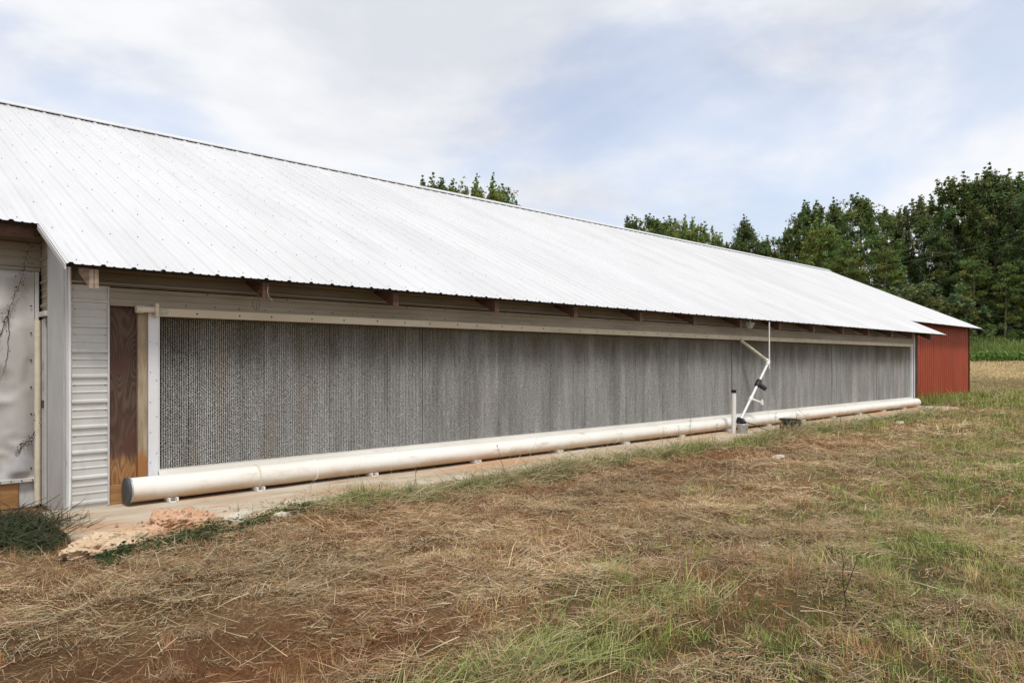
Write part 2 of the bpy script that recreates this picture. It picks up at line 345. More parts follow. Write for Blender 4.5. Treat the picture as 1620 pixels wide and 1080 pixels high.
gx = np.concatenate([-np.geomspace(900, 3.2, 26), np.arange(-3, 22, 0.075), np.arange(22, 45, 0.35), np.geomspace(45.5, 1600, 40)])
gy = np.concatenate([-np.geomspace(1200, 1.2, 28), np.arange(-1, 9.0, 0.07), np.geomspace(9.1, 1600, 48)])
X, Y = np.meshgrid(gx, gy); Z = hgt(X, Y)
nx_, ny_ = len(gx), len(gy)
co = np.stack([X, Y, Z], -1).reshape(-1, 3)
ii = np.arange(nx_*ny_).reshape(ny_, nx_)
fa = np.stack([ii[:-1, :-1], ii[:-1, 1:], ii[1:, 1:], ii[1:, :-1]], -1).reshape(-1, 4)
def np_mesh(name, co, fa, mat, tint=None):
    me = bpy.data.meshes.new(name); n = fa.shape[1]
    me.vertices.add(len(co)); me.vertices.foreach_set('co', co.astype(np.float32).ravel())
    me.loops.add(fa.size); me.loops.foreach_set('vertex_index', fa.astype(np.int32).ravel())
    me.polygons.add(len(fa)); me.polygons.foreach_set('loop_start', np.arange(0, fa.size, n, dtype=np.int32))
    me.polygons.foreach_set('use_smooth', np.ones(len(fa), bool))
    me.update(calc_edges=True)
    if tint is not None:
        at = me.attributes.new('tint', 'FLOAT_COLOR', 'POINT')
        at.data.foreach_set('color', np.concatenate([tint, np.ones((len(tint), 1))], 1).astype(np.float32).ravel())
    me.materials.append(MATS[mat]); return me
def lerp(a, b, t_): return np.asarray(a)*(1-t_[..., None])+np.asarray(b)*t_[..., None]
x_, y_ = co[:, 0], co[:, 1]; r_ = np.hypot(x_, y_)
gt = lerp((0.155, 0.088, 0.042), (0.300, 0.190, 0.098), sst(0.3, 0.7, fbm(x_*1.1, y_*1.1, 71)))
gt = lerp(gt, (0.31, 0.135, 0.055), m_red(x_, y_)*0.8)
gt = lerp(gt, (0.17, 0.085, 0.042), m_soil(x_, y_)*0.7*sst(0.35, 0.6, fbm(x_*3, y_*3, 67)))
gt = lerp(gt, (0.105, 0.105, 0.042), m_green(x_, y_)*0.7)
gt = lerp(gt, (0.42, 0.24, 0.13), sst(7.15, 7.6, y_)*(1-sst(30, 34, x_))*0.8)
gt = lerp(gt, (0.215, 0.165, 0.075), sst(24, 34, r_))
gt = lerp(gt, (0.42, 0.325, 0.17), sst(60, 72, r_)*(0.7+0.3*sst(0.4, 0.6, fbm(x_*0.25, y_*0.25, 77))))
gt = lerp(gt, (0.07, 0.10, 0.03), sst(98, 106, r_))
ground = bpy.data.objects.new('ground', np_mesh('ground', co, fa, 'ground_soil', gt)); COL.objects.link(ground)
ground['kind'] = 'structure'; ground['label'] = 'brown field ground of dry soil and straw running to the tree line'

# ------------------------------------------------------------------ the poultry house
PITCH = 0.4665
def roof_z(y): return 3.083+PITCH*(y-9.25)
BX0, BX1 = 1.98, 27.28                      # the pad bay
HX0, HX1 = -11.75, 38.13                    # the house
YW, YB = 9.70, 8.60                         # house wall, bay wall
YR = 16.2; ZR = roof_z(YR); YBACK = 2*YR-YW
house = thing('poultry_house', (13, 9.7, 0), 'long white metal roofed poultry house with grey cooling pads and red end wall', 'poultry house')

RIB = 0.284; SHEET = RIB*3
def rib_profile(n, pitch=RIB, h=0.018, wb=0.060, wt=0.026, minor=0.0065):
    pr = []
    for k in range(n):
        x = k*pitch
        pr += [(x, 0), (x+0.010, 0), (x+0.010+(wb-wt)/2, h), (x+0.010+(wb+wt)/2, h), (x+0.010+wb, 0)]
        for q in (0.42, 0.74):
            c_ = x+q*pitch+0.02
            pr += [(c_-0.014, 0), (c_-0.006, minor), (c_+0.006, minor), (c_+0.014, 0)]
    pr += [(n*pitch, 0), (n*pitch+0.004, -0.004), (n*pitch+0.030, -0.004)]; return pr
def slope_sheet(y0, y1, mirrored=False, thick=0.0015):
    """a ribbed sheet in roof coordinates, its lower left corner at the origin"""
    pr = rib_profile(3); sl = math.hypot(1, PITCH); nrm = (0, -PITCH/sl, 1/sl)
    n = len(pr); steps = 7; v = []; f = []
    for j in range(steps):
        s_ = (y1-y0)*j/(steps-1)
        for (px, ph) in pr:
            wob = 0.0016*math.sin(px*7+j*2.1)
            v.append((px, s_+nrm[1]*(ph+wob), s_*PITCH+nrm[2]*(ph+wob)))
    for j in range(steps-1):
        for i in range(n-1): f.append((j*n+i, j*n+i+1, (j+1)*n+i+1, (j+1)*n+i))
    mb = MB(); mb.add(v, f); return mb
def plain_mesh(name, mb, mat):
    me = bpy.data.meshes.new(name); me.from_pydata(mb.v, [], mb.f); me.materials.append(MATS[mat]); return me
# the roof part: purlin deck under the sheets
rf = MB()
yt = YR
for (xa, xb, ye) in ((HX0-0.05, 1.88, 9.33), (1.88, 29.08, 8.18), (29.08, 38.46, 9.33)):
    rf.prism([(ye, roof_z(ye)-0.022), (yt-0.25, roof_z(yt-0.25)-0.022), (yt-0.25, roof_z(yt-0.25)-0.06), (ye, roof_z(ye)-0.06)], 'x', xa, xb)
rf.prism([(2*YR-9.33, roof_z(9.33)-0.022), (yt+0.25, roof_z(yt-0.25)-0.022), (yt+0.25, roof_z(yt-0.25)-0.06), (2*YR-9.33, roof_z(9.33)-0.06)], 'x', HX0-0.05, 38.46)
roof = part('roof', rf, 'attic_dark', house)
roof['label'] = 'white ribbed metal roof with long straight ridge'
me_long = plain_mesh('roof_sheet', slope_sheet(8.10, YR-0.05), 'roof_white')
me_short = plain_mesh('roof_sheet', slope_sheet(9.25, YR-0.05), 'roof_white')
xs0 = 1.861; rnd = random.Random(5)
def sheet(k, me, y0):
    o = place('roof_sheet', me, roof, (xs0+k*SHEET, y0, roof_z(y0)+rnd.uniform(0, 0.0006)))
for k in range(32): sheet(k, me_long, 8.10)
for k in range(-16, 0): sheet(k, me_short, 9.25)
for k in range(32, 43): sheet(k, me_short, 9.25)
me_back = plain_mesh('roof_sheet', slope_sheet(9.25, YR-0.05), 'roof_white')
for k in range(-16, 43):
    o = place('roof_sheet', me_back, roof, (xs0+(k+1)*SHEET, 2*YR-9.25, roof_z(9.25)), (0, 0, math.pi))
# ridge caps, one every 2.56 m, standing on the ribs
for k in range(-6, 15):
    xa = xs0+k*2.556+0.3; xb = min(xa+2.552, 38.5)
    if xb-xa < 0.3: continue
    mb = MB(); zz = ZR+0.062; d = 0.17
    prof = [(YR-d, zz-d*PITCH-0.028), (YR-d-0.002, zz-d*PITCH-0.012), (YR, zz), (YR+d+0.002, zz-d*PITCH-0.012), (YR+d, zz-d*PITCH-0.028), (YR+d-0.01, zz-d*PITCH-0.016), (YR, zz-0.006), (YR-d+0.01, zz-d*PITCH-0.016)]
    mb.prism(prof, 'x', xa, xb)
    part('ridge_cap', mb, 'roof_white', roof, origin=(xa, YR, zz+rnd.uniform(-0.003, 0.003)))
# roofing screws (thousands of specks)
sl = math.hypot(1, PITCH); v = []; f = []
for k in range(-16*3, 43*3):
    bay = 0 <= k < 96
    y = 8.10+0.13 if bay else 9.25+0.13
    while y < YR-0.3:
        px = xs0+k*RIB+0.11+rnd.uniform(-.006, .006); py = y+rnd.uniform(-.02, .02); pz = roof_z(py)+0.006; o_ = len(v)
        for a_ in range(6):
            ca, sa = math.cos(a_*math.pi/3)*0.0045, math.sin(a_*math.pi/3)*0.0045
            v.append((px+ca, py+sa/sl-0.002, pz+sa*PITCH/sl+0.004))
        for a_ in range(6):
            ca, sa = math.cos(a_*math.pi/3)*0.0065, math.sin(a_*math.pi/3)*0.0065
            v.append((px+ca, py+sa/sl, pz+sa*PITCH/sl-0.004))
        f.append(tuple(range(o_, o_+6)))
        for a_ in range(6): f.append((o_+6+a_, o_+6+(a_+1) % 6, o_+(a_+1) % 6, o_+a_))
        y += 0.915+rnd.uniform(-.015, .015)
mb = MB(); mb.v = v; mb.f = f
o = part('roofing_screws', mb, 'roof_screw', roof); o['kind'] = 'stuff'

# horizontal ribbed siding
def hsiding(x0, x1, z0, z1, y, pitch=0.262, phase=0.0, h=0.018, minor=0.007):
    pr = []
    z = z0; pts = [(z0, 0)]
    k = math.floor((z0-phase)/pitch)-1
    while phase+k*pitch < z1:
        b0 = phase+k*pitch
        for dz, dh in ((0, 0), (0.010, h), (0.030, h), (0.044, 0), (0.108, 0), (0.114, minor), (0.124, minor), (0.132, 0), (0.188, 0), (0.194, minor), (0.204, minor), (0.212, 0)):
            if z0 < b0+dz < z1: pts.append((b0+dz, dh))
        k += 1
    pts.append((z1, 0))
    mb = MB(); n = len(pts); nxs = max(2, int((x1-x0)/0.6)+1)
    for i in range(nxs):
        xx = x0+(x1-x0)*i/(nxs-1)
        for (zz, hh) in pts: mb.v.append((xx, y-hh-0.002*math.sin(xx*2.3+zz*9), zz))
    for i in range(nxs-1):
        for j in range(n-1): mb.f.append((i*n+j, (i+1)*n+j, (i+1)*n+j+1, i*n+j+1))
    return mb
def screws_xz(pts, y, r=0.006):
    mb = MB()
    for (x, z) in pts:
        o_ = len(mb.v)
        for rr, yy in ((r*0.8, y-0.006), (r, y+0.003)):
            for a_ in range(6): mb.v.append((x+rr*math.cos(a_*math.pi/3), yy, z+rr*math.sin(a_*math.pi/3)))
        mb.f.append(tuple(range(o_, o_+6)))
        for a_ in range(6): mb.f.append((o_+a_, o_+(a_+1) % 6, o_+6+(a_+1) % 6, o_+6+a_))
    return mb

# bay wall
zt = roof_z(YB)-0.065
bw = part('bay_wall', MB().prism([(YB+0.10, -0.05), (YB+0.16, -0.05), (YB+0.16, roof_z(YB+.16)-0.07), (YB+0.10, roof_z(YB+.10)-0.07)], 'x', BX0+0.02, BX1-0.02), 'attic_dark', house)
xs = [BX0+0.02, 6.1, 10.3, 14.5, 18.7, 22.9, BX1]
for i in range(6):
    part('upper_siding', hsiding(xs[i], xs[i+1]-0.004, 2.40, zt, YB+0.015+0.004*(i % 2), 0.262, 2.33), 'siding_weathered', bw, origin=(xs[i], YB, 2.4))
part('drip_edge', MB().prism([(YB+0.05, 2.448), (YB-0.060, 2.432), (YB-0.062, 2.414), (YB+0.05, 2.420)], 'x', BX0+0.03, BX1-0.003), 'siding_weathered', bw)
# lower flashing band
xs = [2.375, 5.4, 8.5, 11.6, 14.7, 17.8, 20.9, 24.0, BX1-0.06]
for i in range(8):
    mb = MB()
    prof = [(YB-0.018, 2.385), (YB-0.018, 2.345), (YB-0.026, 2.335), (YB-0.026, 2.275), (YB-0.034, 2.265), (YB-0.034, 2.196), (YB+0.02, 2.196), (YB+0.02, 2.385)]
    mb.prism(prof, 'x', xs[i], xs[i+1]-0.003)
    part('flashing_band', mb, 'siding_weathered', bw, origin=(xs[i], YB, 2.2+0.002*(i % 2)))
pts = []
x = 2.86
while x < BX1-0.2: pts.append((x+rnd.uniform(-.02, .02), 2.228+rnd.uniform(-.006, .006))); x += 0.31
x = 3.3
while x < BX1-0.2: pts.append((x+rnd.uniform(-.2, .2), 2.37)); x += 0.93
o = part('wall_screws', screws_xz(pts, YB-0.034, 0.0085), 'screw_metal', bw); o['kind'] = 'stuff'
# narrow ribbed panel beside the plywood
part('side_panel', hsiding(2.02, 2.355, 0.075, 2.396, YB-0.004, 0.262, 0.118), 'siding_white', bw, label='narrow white ribbed siding panel')
o = part('panel_screws', screws_xz([(2.335, 0.31+0.262*k) for k in range(8)]+[(2.05, 0.31+0.262*k) for k in range(8)], YB-0.005, 0.006), 'screw_metal', bw); o['kind'] = 'stuff'
part('edge_trim', MB().box(2.355, 2.374, YB-0.024, YB+0.06, 0.085, 2.395, 0.003), 'trim_white', bw)
part('plywood_board', MB().box(2.376, 2.655, YB+0.035, YB+0.055, 0.07, 2.235), 'plywood', bw, label='dark weathered plywood with swirling grain, orange at the bottom')
part('wood_stud', MB().box(2.657, 2.752, YB-0.012, YB+0.055, 0.30, 2.17, 0.003), 'stud_wood', bw, label='pale weathered stud beside the pads')
part('bottom_plate', MB().box(2.378, 2.80, YB+0.005, YB+0.033, 0.075, 0.285, 0.003), 'plank_orange', bw)

# rafter tails
def rafter(x, wmat):
    mb = MB(); d = 0.185
    ye = 8.165
    a_ = [(ye, roof_z(ye)-0.062), (9.2, roof_z(9.2)-0.062), (9.2, roof_z(9.2)-0.062-d), (ye, roof_z(ye)-0.062-d)]
    for dx in (-0.041, 0.003): mb.prism(a_, 'x', x+dx, x+dx+0.038)
    return part('rafter_tail', mb, wmat, house, origin=(x, 8.2, 2.4))
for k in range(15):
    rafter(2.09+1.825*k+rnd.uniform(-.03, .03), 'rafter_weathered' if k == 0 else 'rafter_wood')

# bay end wall (faces the camera's left) and its trims
ew = MB()
ew.prism([(YB+0.02, -0.03), (YW, -0.03), (YW, roof_z(YW)-0.07), (YB+0.02, roof_z(YB+.02)-0.07)], 'x', BX0+0.005, BX0+0.045)
end_wall = part('bay_end_wall', ew, 'siding_weathered', house)
part('corner_board', MB().prism([(YB+0.045, 0.0), (9.33, 0.0), (9.33, roof_z(9.33)-0.075), (YB+0.045, roof_z(YB+.045)-0.075)], 'x', BX0-0.018, BX0+0.003), 'trim_white', end_wall, label='wide smooth white corner board')
part('corner_trim', MB().box(BX0-0.012, BX0+0.036, YB-0.034, YB+0.042, 0.03, zt, 0.006), 'trim_white', end_wall)
part('corner_bead', MB().tube([(BX0+0.018, YB-0.040, 0.03), (BX0+0.018, YB-0.040, zt)], 0.013, 10), 'pvc_white', end_wall, True)
# ribbed siding high on the end wall, door-edge below
mb = hsiding(9.335, YW-0.02, 2.16, roof_z(9.4)-0.1, 0, 0.262, 2.2)
mb.v = [(BX0-0.004+p[1], p[0], p[2]) for p in mb.v]
part('end_siding', mb, 'siding_weathered', end_wall)
part('lintel', MB().box(BX0-0.045, BX0+0.003, 9.335, 9.69, 2.10, 2.155, 0.004), 'trim_white', end_wall)
part('dark_gap', MB().box(BX0-0.008, BX0+0.003, 9.333, 9.40, 0.02, 2.095), 'attic_dark', end_wall)
part('door_edge', MB().box(BX0-0.030, BX0+0.003, 9.402, 9.54, 0.02, 2.07, 0.003), 'siding_white', end_wall)
for z in (1.09, 1.30, 1.52):
    part('hinge', MB().box(BX0-0.034, BX0-0.031, 9.42, 9.52, z, z+0.085), 'galvanised' if z > 1.2 else 'screw_metal', end_wall)
part('door_pole', MB().tube([(BX0-0.055, 9.60, 0.02), (BX0-0.055, 9.60, 2.06)], 0.034, 14), 'pvc_old', end_wall, True)
# far end of the bay
part('bay_far_wall', MB().prism([(YB+0.02, -0.03), (YW, -0.03), (YW, roof_z(YW)-0.07), (YB+0.02, roof_z(YB+.02)-0.07)], 'x', BX1-0.045, BX1-0.005), 'siding_white', house)
part('far_corner_trim', MB().box(BX1-0.055, BX1+0.03, YB-0.045, YB+0.018, 0.03, zt, 0.005), 'trim_white', house)
part('far_end_shade_board', MB().box(BX1+0.034, BX1+0.36, YB-0.02, YB+0.08, 0.0, zt, 0.004), 'dark_trim', house)  # dark upright standing in for the shade on the bay's far end wall

# house wall left of the bay
lw = part('house_wall', MB().prism([(YW+0.03, -0.05), (YW+0.09, -0.05), (YW+0.09, roof_z(YW+.09)-0.07), (YW+0.03, roof_z(YW+.03)-0.07)], 'x', HX0, BX0+0.01), 'attic_dark', house)
part('eave_siding', hsiding(HX0, BX0-0.002, 2.66, roof_z(YW)-0.07, YW, 0.262, 2.63), 'siding_weathered', lw)
part('eave_shade_board', MB().prism([(9.36, roof_z(9.36)-0.062), (9.395, roof_z(9.395)-0.062), (9.395, 2.93), (9.36, 2.93)], 'x', HX0, 1.84), 'rafter_wood', lw)  # dark board added in place of the shaded soffit and rafters under the eave
part('curtain_rail', MB().box(HX0, BX0-0.015, YW-0.03, YW+0.02, 2.605, 2.652, 0.004), 'siding_weathered', lw)
part('base_board', MB().box(1.765, BX0-0.012, YW-0.012, YW+0.02, -0.02, 0.268, 0.003), 'trim_white', lw)
part('base_plank', MB().box(-4.0, 1.760, YW-0.030, YW+0.02, -0.02, 0.262, 0.004), 'plank_orange', lw, label='orange brown base plank under the curtain')
part('lower_wall', MB().box(HX0, BX0-0.03, YW+0.021, YW+0.029, -0.02, 2.62), 'siding_white', lw)

# red wall beyond the bay: one object for each sheet
rw = part('red_wall', MB().box(BX1+0.0, HX1-0.02, YW+0.02, YW+0.08, -0.25, roof_z(YW)-0.075), 'dark_trim', house, label='red ribbed metal wall at the far end')
pr = rib_profile(3, 0.2713, 0.020, 0.060, 0.024, 0.006)
mb = MB(); zh = roof_z(YW)-0.08
for zz in (-0.22, zh):
    for (px, ph) in pr: mb.v.append((px, -ph, zz))
n = len(pr)
for i in range(n-1): mb.f.append((i, i+1, n+i+1, n+i))
me_red = plain_mesh('red_sheet', mb, 'red_paint')
nred = int((HX1-BX1-0.1)/(0.2713*3)); x = HX1-0.05-nred*0.2713*3
for k in range(nred): place('red_sheet', me_red, rw, (x+k*0.2713*3, YW+0.012-0.002*(k % 2), 0))
part('red_corner_trim', MB().box(HX1-0.07, HX1+0.03, YW-0.03, YW+0.09, -0.22, roof_z(YW)-0.085, 0.004), 'dark_trim', rw)
part('gable_wall', MB().prism([(YW+0.10, -0.25), (YBACK, -0.25), (YBACK, roof_z(YW)-0.07), (YR, ZR-0.1), (YW+0.10, roof_z(YW+.1)-0.07)], 'x', HX1-0.06, HX1), 'red_paint', house)
part('near_gable_wall', MB().prism([(YW+0.10, -0.05), (YBACK, -0.05), (YBACK, roof_z(YW)-0.07), (YR, ZR-0.1), (YW+0.10, roof_z(YW+.1)-0.07)], 'x', HX0, HX0+0.06), 'siding_white', house)
part('back_wall', MB().box(HX0+0.07, HX1-0.07, YBACK-0.06, YBACK, -0.25, roof_z(YW)-0.08), 'siding_white', house)
part('far_rake_trim', MB().prism([(9.26, roof_z(9.26)-0.055), (YR-0.03, roof_z(YR-.03)-0.055), (YR-0.03, roof_z(YR-.03)-0.012), (9.26, roof_z(9.26)-0.012)], 'x', 38.47, 38.50), 'roof_white', roof)
part('bay_rake_trim', MB().prism([(8.115, roof_z(8.115)-0.062), (9.25, roof_z(9.25)-0.062), (9.25, roof_z(9.25)-0.010), (8.115, roof_z(8.115)-0.010)], 'x', 1.850, 1.862), 'roof_white', roof)

# ---------------- cooling pads: every pad an object, with real zigzag flutes
PX0, PX1, PZ0, PZ1 = 2.905, 27.03, 0.405, 2.115
pf = MB()
pf.box(2.756, 2.858, YB-0.036, YB+0.05, 0.335, 2.205, 0.004)
pad_frame = part('pad_frame', pf, 'frame_white', house, label='white channel post framing the near end of the pads')
part('frame_lip', MB().box(2.859, 2.878, YB-0.026, YB+0.05, 0.40, 2.10, 0.003), 'frame_white', pad_frame)
part('frame_post', MB().box(27.03, 27.11, YB-0.036, YB+0.05, 0.335, 2.115, 0.004), 'frame_white', pad_frame)
part('pad_backing', MB().box(2.879, PX1-0.002, YB+0.062, YB+0.075, 0.33, 2.19), 'attic_dark', pad_frame)
NP = 80; PW = (PX1-PX0)/NP
def pad_mesh(seed):
    rr = np.random.default_rng(seed); ns = 12; pitch = (PW-0.004)/ns; half = 0.0084; nz_ = int((PZ1-PZ0)/half)+1
    z = np.linspace(0, PZ1-PZ0, nz_); co_ = []; fa_ = []; base = 0
    for i in range(ns):
        sgn = np.where((np.arange(nz_)+i) % 2 == 0, 1.0, -1.0)
        xc = (i+0.5)*pitch+0.0050*sgn+rr.normal(0, 0.0012, nz_)
        wid = 0.0044*(1+rr.normal(0, 0.22, nz_)); yf = rr.normal(0, 0.0020, nz_)
        for dx, dy in ((-1, 0.034), (-1, 0), (1, 0), (1, 0.034)):
            co_.append(np.stack([xc+dx*wid, yf*(dy == 0)+dy, z], -1))
        q = np.arange(nz_-1)
        for s_ in range(3):
            a0 = base+s_*nz_; a1 = base+(s_+1)*nz_
            fa_.append(np.stack([a0+q, a1+q, a1+q+1, a0+q+1], -1))
        base += 4*nz_
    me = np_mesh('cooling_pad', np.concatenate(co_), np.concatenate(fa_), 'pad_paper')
    me.polygons.foreach_set('use_smooth', [False]*len(me.polygons)); return me
pads = [pad_mesh(s) for s in (1, 2, 3)]
for k in range(NP):
    x = PX0+k*PW
    gap = 0.0
    for gxj in (6.53, 10.17, 11.2, 15.39, 20.7, 23.87):
        if abs(x-gxj) < PW/2: gap = {6.53: 0.003, 10.17: 0.012, 11.2: 0.007, 15.39: 0.034, 20.7: 0.050, 23.87: 0.040}[gxj]
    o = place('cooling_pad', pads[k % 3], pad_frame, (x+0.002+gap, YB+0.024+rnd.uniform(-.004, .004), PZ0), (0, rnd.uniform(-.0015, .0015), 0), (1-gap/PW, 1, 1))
# cream top strip in lengths, with screws
xs = [2.84, 6.45, 9.5, 12.55, 15.5, 18.6, 21.7, 24.8, 27.12]
for i in range(8):
    mb = MB(); mb.prism([(YB-0.050, 2.194), (YB-0.056, 2.188), (YB-0.056, 2.106), (YB-0.050, 2.100), (YB+0.02, 2.100), (YB+0.02, 2.194)], 'x', xs[i]+0.002, xs[i+1]-0.002)
    part('top_strip', mb, 'strip_cream', pad_frame, origin=(xs[i], YB, 2.1))
pts = []; x = 3.28
while x < 27: pts.append((x+rnd.uniform(-.04, .04), 2.148+rnd.uniform(-.008, .008))); x += 0.46 if rnd.random() < 0.8 else 0.5
o = part('strip_screws', screws_xz(pts, YB-0.057, 0.0115), 'screw_metal', pad_frame); o['kind'] = 'stuff'
o = part('post_screws', screws_xz([(2.775, 0.5+0.33*k) for k in range(6)]+[(2.84, 0.6+0.4*k) for k in range(4)], YB-0.037, 0.007), 'galvanised', pad_frame); o['kind'] = 'stuff'
# sloping sill down to the pipe
xs = [2.86, 6.0, 9.1, 12.2, 15.3, 18.4, 21.5, 24.6, 27.11]
for i in range(8):
    mb = MB(); mb.prism([(YB+0.05, 0.412), (YB-0.028, 0.404), (YB-0.032, 0.396), (YB-0.075, 0.345), (YB-0.085, 0.33), (YB+0.05, 0.33)], 'x', xs[i]+0.0015, xs[i+1]-0.0015)
    part('sill', mb, 'sill_paint', pad_frame, origin=(xs[i], YB, 0.33))
# supply pipe stub and clamp at the near top corner
part('supply_stub', MB().tube([(2.618, 8.515, 2.166), (2.83, 8.515, 2.166)], 0.034, 16), 'pvc_old', pad_frame, True)
part('stub_coupling', MB().tube([(2.612, 8.515, 2.166), (2.69, 8.515, 2.166)], 0.041, 16), 'pvc_old', pad_frame, True)
part('pipe_clamp', MB().box(2.800, 2.838, 8.468, 8.568, 2.085, 2.235, 0.006), 'pvc_old', pad_frame)
part('clamp_plate', MB().box(2.840, 2.955, 8.534, 8.5435, 2.118, 2.178, 0.004), 'pvc_grimy', pad_frame)

# ------------------------------------------------------------------ concrete slab
mb = MB()
def slab_seg(x0, x1, yf0, yf1):
    n = int((x1-x0)/0.08)+1; o_ = len(mb.v)
    for i in range(n):
        xx = x0+(x1-x0)*i/(n-1); yf = yf0+(yf1-yf0)*i/(n-1)
        yf += 0.17*(mnoise.noise((xx*1.1, 2, 0)))+0.08*mnoise.noise((xx*4, 7, 0))+0.03*mnoise.noise((xx*13, 3, 0))
        zt_ = 0.082+0.010*mnoise.noise((xx*0.7, 0, 3))
        mb.v += [(xx, YB+0.09, zt_), (xx, yf+0.03, zt_-0.004), (xx, yf, zt_-0.03), (xx, yf-0.02, -0.14)]
    for i in range(n-1):
        for j in range(3): mb.f.append((o_+i*4+j, o_+(i+1)*4+j, o_+(i+1)*4+j+1, o_+i*4+j+1))
    mb.f.append(tuple(o_+j for j in range(4))); mb.f.append(tuple(o_+(n-1)*4+j for j in range(4))[::-1])
slab_seg(1.72, 9.0, 7.30, 7.62); slab_seg(9.006, 18.2, 7.62, 7.55); slab_seg(18.206, 28.1, 7.55, 7.42)
slab = part('concrete_slab', mb, 'slab_concrete', None, origin=(14, 8, 0)); slab['kind'] = 'structure'
slab['label'] = 'clay stained concrete slab along the foot of the pad wall'

# ------------------------------------------------------------------ gutter pipe
PR = 0.129; PY = 8.43; PZ = 0.243
gp = thing('gutter_pipe', (2.48, PY, 0.06), 'long cream plastic pipe running along the foot of the cooling pads', 'pipe')
edges = [2.52, 3.92, 4.66, 10.7, 16.8, 22.9, 27.08]
for i in range(6):
    me_p = MB().tube([(edges[i]+0.002, PY, PZ), (edges[i]*.5+edges[i+1]*.5, PY, PZ-0.004), (edges[i+1]-0.002, PY, PZ)], PR, 28)
    part('pipe_section', me_p, 'pipe_cream', gp, True)
for x in edges[1:-1]:
    part('joint_collar', MB().tube([(x-0.012, PY, PZ), (x+0.012, PY, PZ)], PR+0.005, 28), 'pvc_old' if x < 4 else 'pvc_white', gp, True)
capm = MB(); capm.tube([(2.478, PY, PZ), (2.484, PY, PZ), (2.508, PY, PZ)], [PR-0.012, PR+0.006, PR+0.006], 28)
part('end_cap', capm, 'cap_rubber', gp, True, label='dark grey rubber end cap')
part('cap_band', MB().tube([(2.510, PY, PZ), (2.526, PY, PZ)], PR+0.009, 28), 'galvanised', gp, True)
part('far_end_cap', MB().tube([(27.082, PY, PZ), (27.12, PY, PZ), (27.15, PY, PZ)], [PR+0.004, PR*0.93, PR*0.5], 28), 'pvc_white', gp, True)
bk = MB(); bk.box(-0.045, 0.045, -0.10, 0.05, -0.062, -0.046, 0.003); bk.box(-0.05, -0.035, -0.125, 0.04, -0.0455, 0.0, 0.002); bk.box(0.035, 0.05, -0.125, 0.04, -0.0455, 0.0, 0.002); bk.box(-0.034, 0.034, -0.02, 0.0, -0.0455, 0.012)
me_b = to_mesh('bracket', bk, 'pvc_white')
for x in [2.93, 3.92]+[5.5+1.83*k for k in range(12)]:
    place('bracket', me_b, gp, (x, PY-0.01, PZ-PR+0.016))

# ------------------------------------------------------------------ pump riser in front of the pads
pu = thing('pump_riser', (14.5, 8.08, 0.06), 'white pipe assembly with black fitting rising from a sump pump to the eave', 'plumbing')
A = (14.56, 8.08, 0.22); B = (16.06, 8.13, 1.60); Cc = (15.53, 8.535, 2.09)
def along(a, b_, t_): return tuple(a[i]+(b_[i]-a[i])*t_ for i in range(3))
part('riser', MB().tube([A, B], 0.028, 14), 'pvc_white', pu, True)
part('feed_pipe', MB().tube([along(B, Cc, 0), along(B, Cc, .55), Cc], 0.034, 14), 'pvc_grimy', pu, True)
part('elbow', MB().tube([along(B, A, .05), along(B, A, 0.012), B, along(B, Cc, .03), along(B, Cc, .11)], 0.043, 14), 'pvc_white', pu, True)
part('hanger', MB().tube([(16.09, 8.13, 1.44), (16.09, 8.13, 2.515)], 0.016, 10), 'pvc_white', pu, True)
u_ = along(A, B, .64)
part('union_fitting', MB().tube([along(A, B, .60), along(A, B, .61), along(A, B, .685), along(A, B, .695)], [0.05, 0.062, 0.062, 0.05], 14), 'black_plastic', pu, True, label='black union fitting')
part('strainer', MB().tube([u_, (u_[0]+0.06, u_[1]-0.10, u_[2]-0.08), (u_[0]+0.09, u_[1]-0.15, u_[2]-0.12)], [0.052, 0.055, 0.048], 14), 'black_plastic', pu, True, label='black strainer body')
t0 = along(A, B, .41)
part('tee', MB().tube([along(A, B, .38), along(A, B, .44)], 0.042, 14), 'pvc_white', pu, True)
part('branch', MB().tube([t0, (t0[0]+0.14, t0[1]-0.17, t0[2]-0.085)], 0.023, 10), 'pvc_white', pu, True)
br = (t0[0]+0.15, t0[1]-0.185, t0[2]-0.09)
part('branch_valve', MB().tube([(br[0], br[1], br[2]-0.045), (br[0], br[1], br[2]+0.01), (br[0], br[1], br[2]+0.075)], [0.036, 0.036, 0.016], 12), 'pvc_white', pu, True)
part('standpipe', MB().tube([(14.42, 8.09, 0.06), (14.42, 8.09, 0.94)], 0.048, 16), 'pvc_white', pu, True)
part('standpipe_cap', MB().tube([(14.42, 8.09, 0.935), (14.42, 8.09, 1.0)], 0.055, 16), 'black_plastic', pu, True)
part('pump_can', MB().tube([(14.46, 7.90, 0.05), (14.46, 7.90, 0.07), (14.46, 7.90, 0.27), (14.46, 7.90, 0.285)], [0.095, 0.105, 0.105, 0.09], 20), 'galvanised', pu, True, label='grey metal pump can')
part('pump_head', MB().tube([(14.46, 7.90, 0.286), (14.47, 7.93, 0.34), (14.50, 8.02, 0.37), (14.56, 8.08, 0.30)], [0.085, 0.06, 0.05, 0.04], 14), 'black_plastic', pu, True)
part('power_cord', MB().tube([(14.50, 7.92, 0.33), (14.75, 7.82, 0.26), (15.0, 7.78, 0.17), (15.3, 7.75, 0.10)], 0.009, 6), 'black_plastic', pu, True)

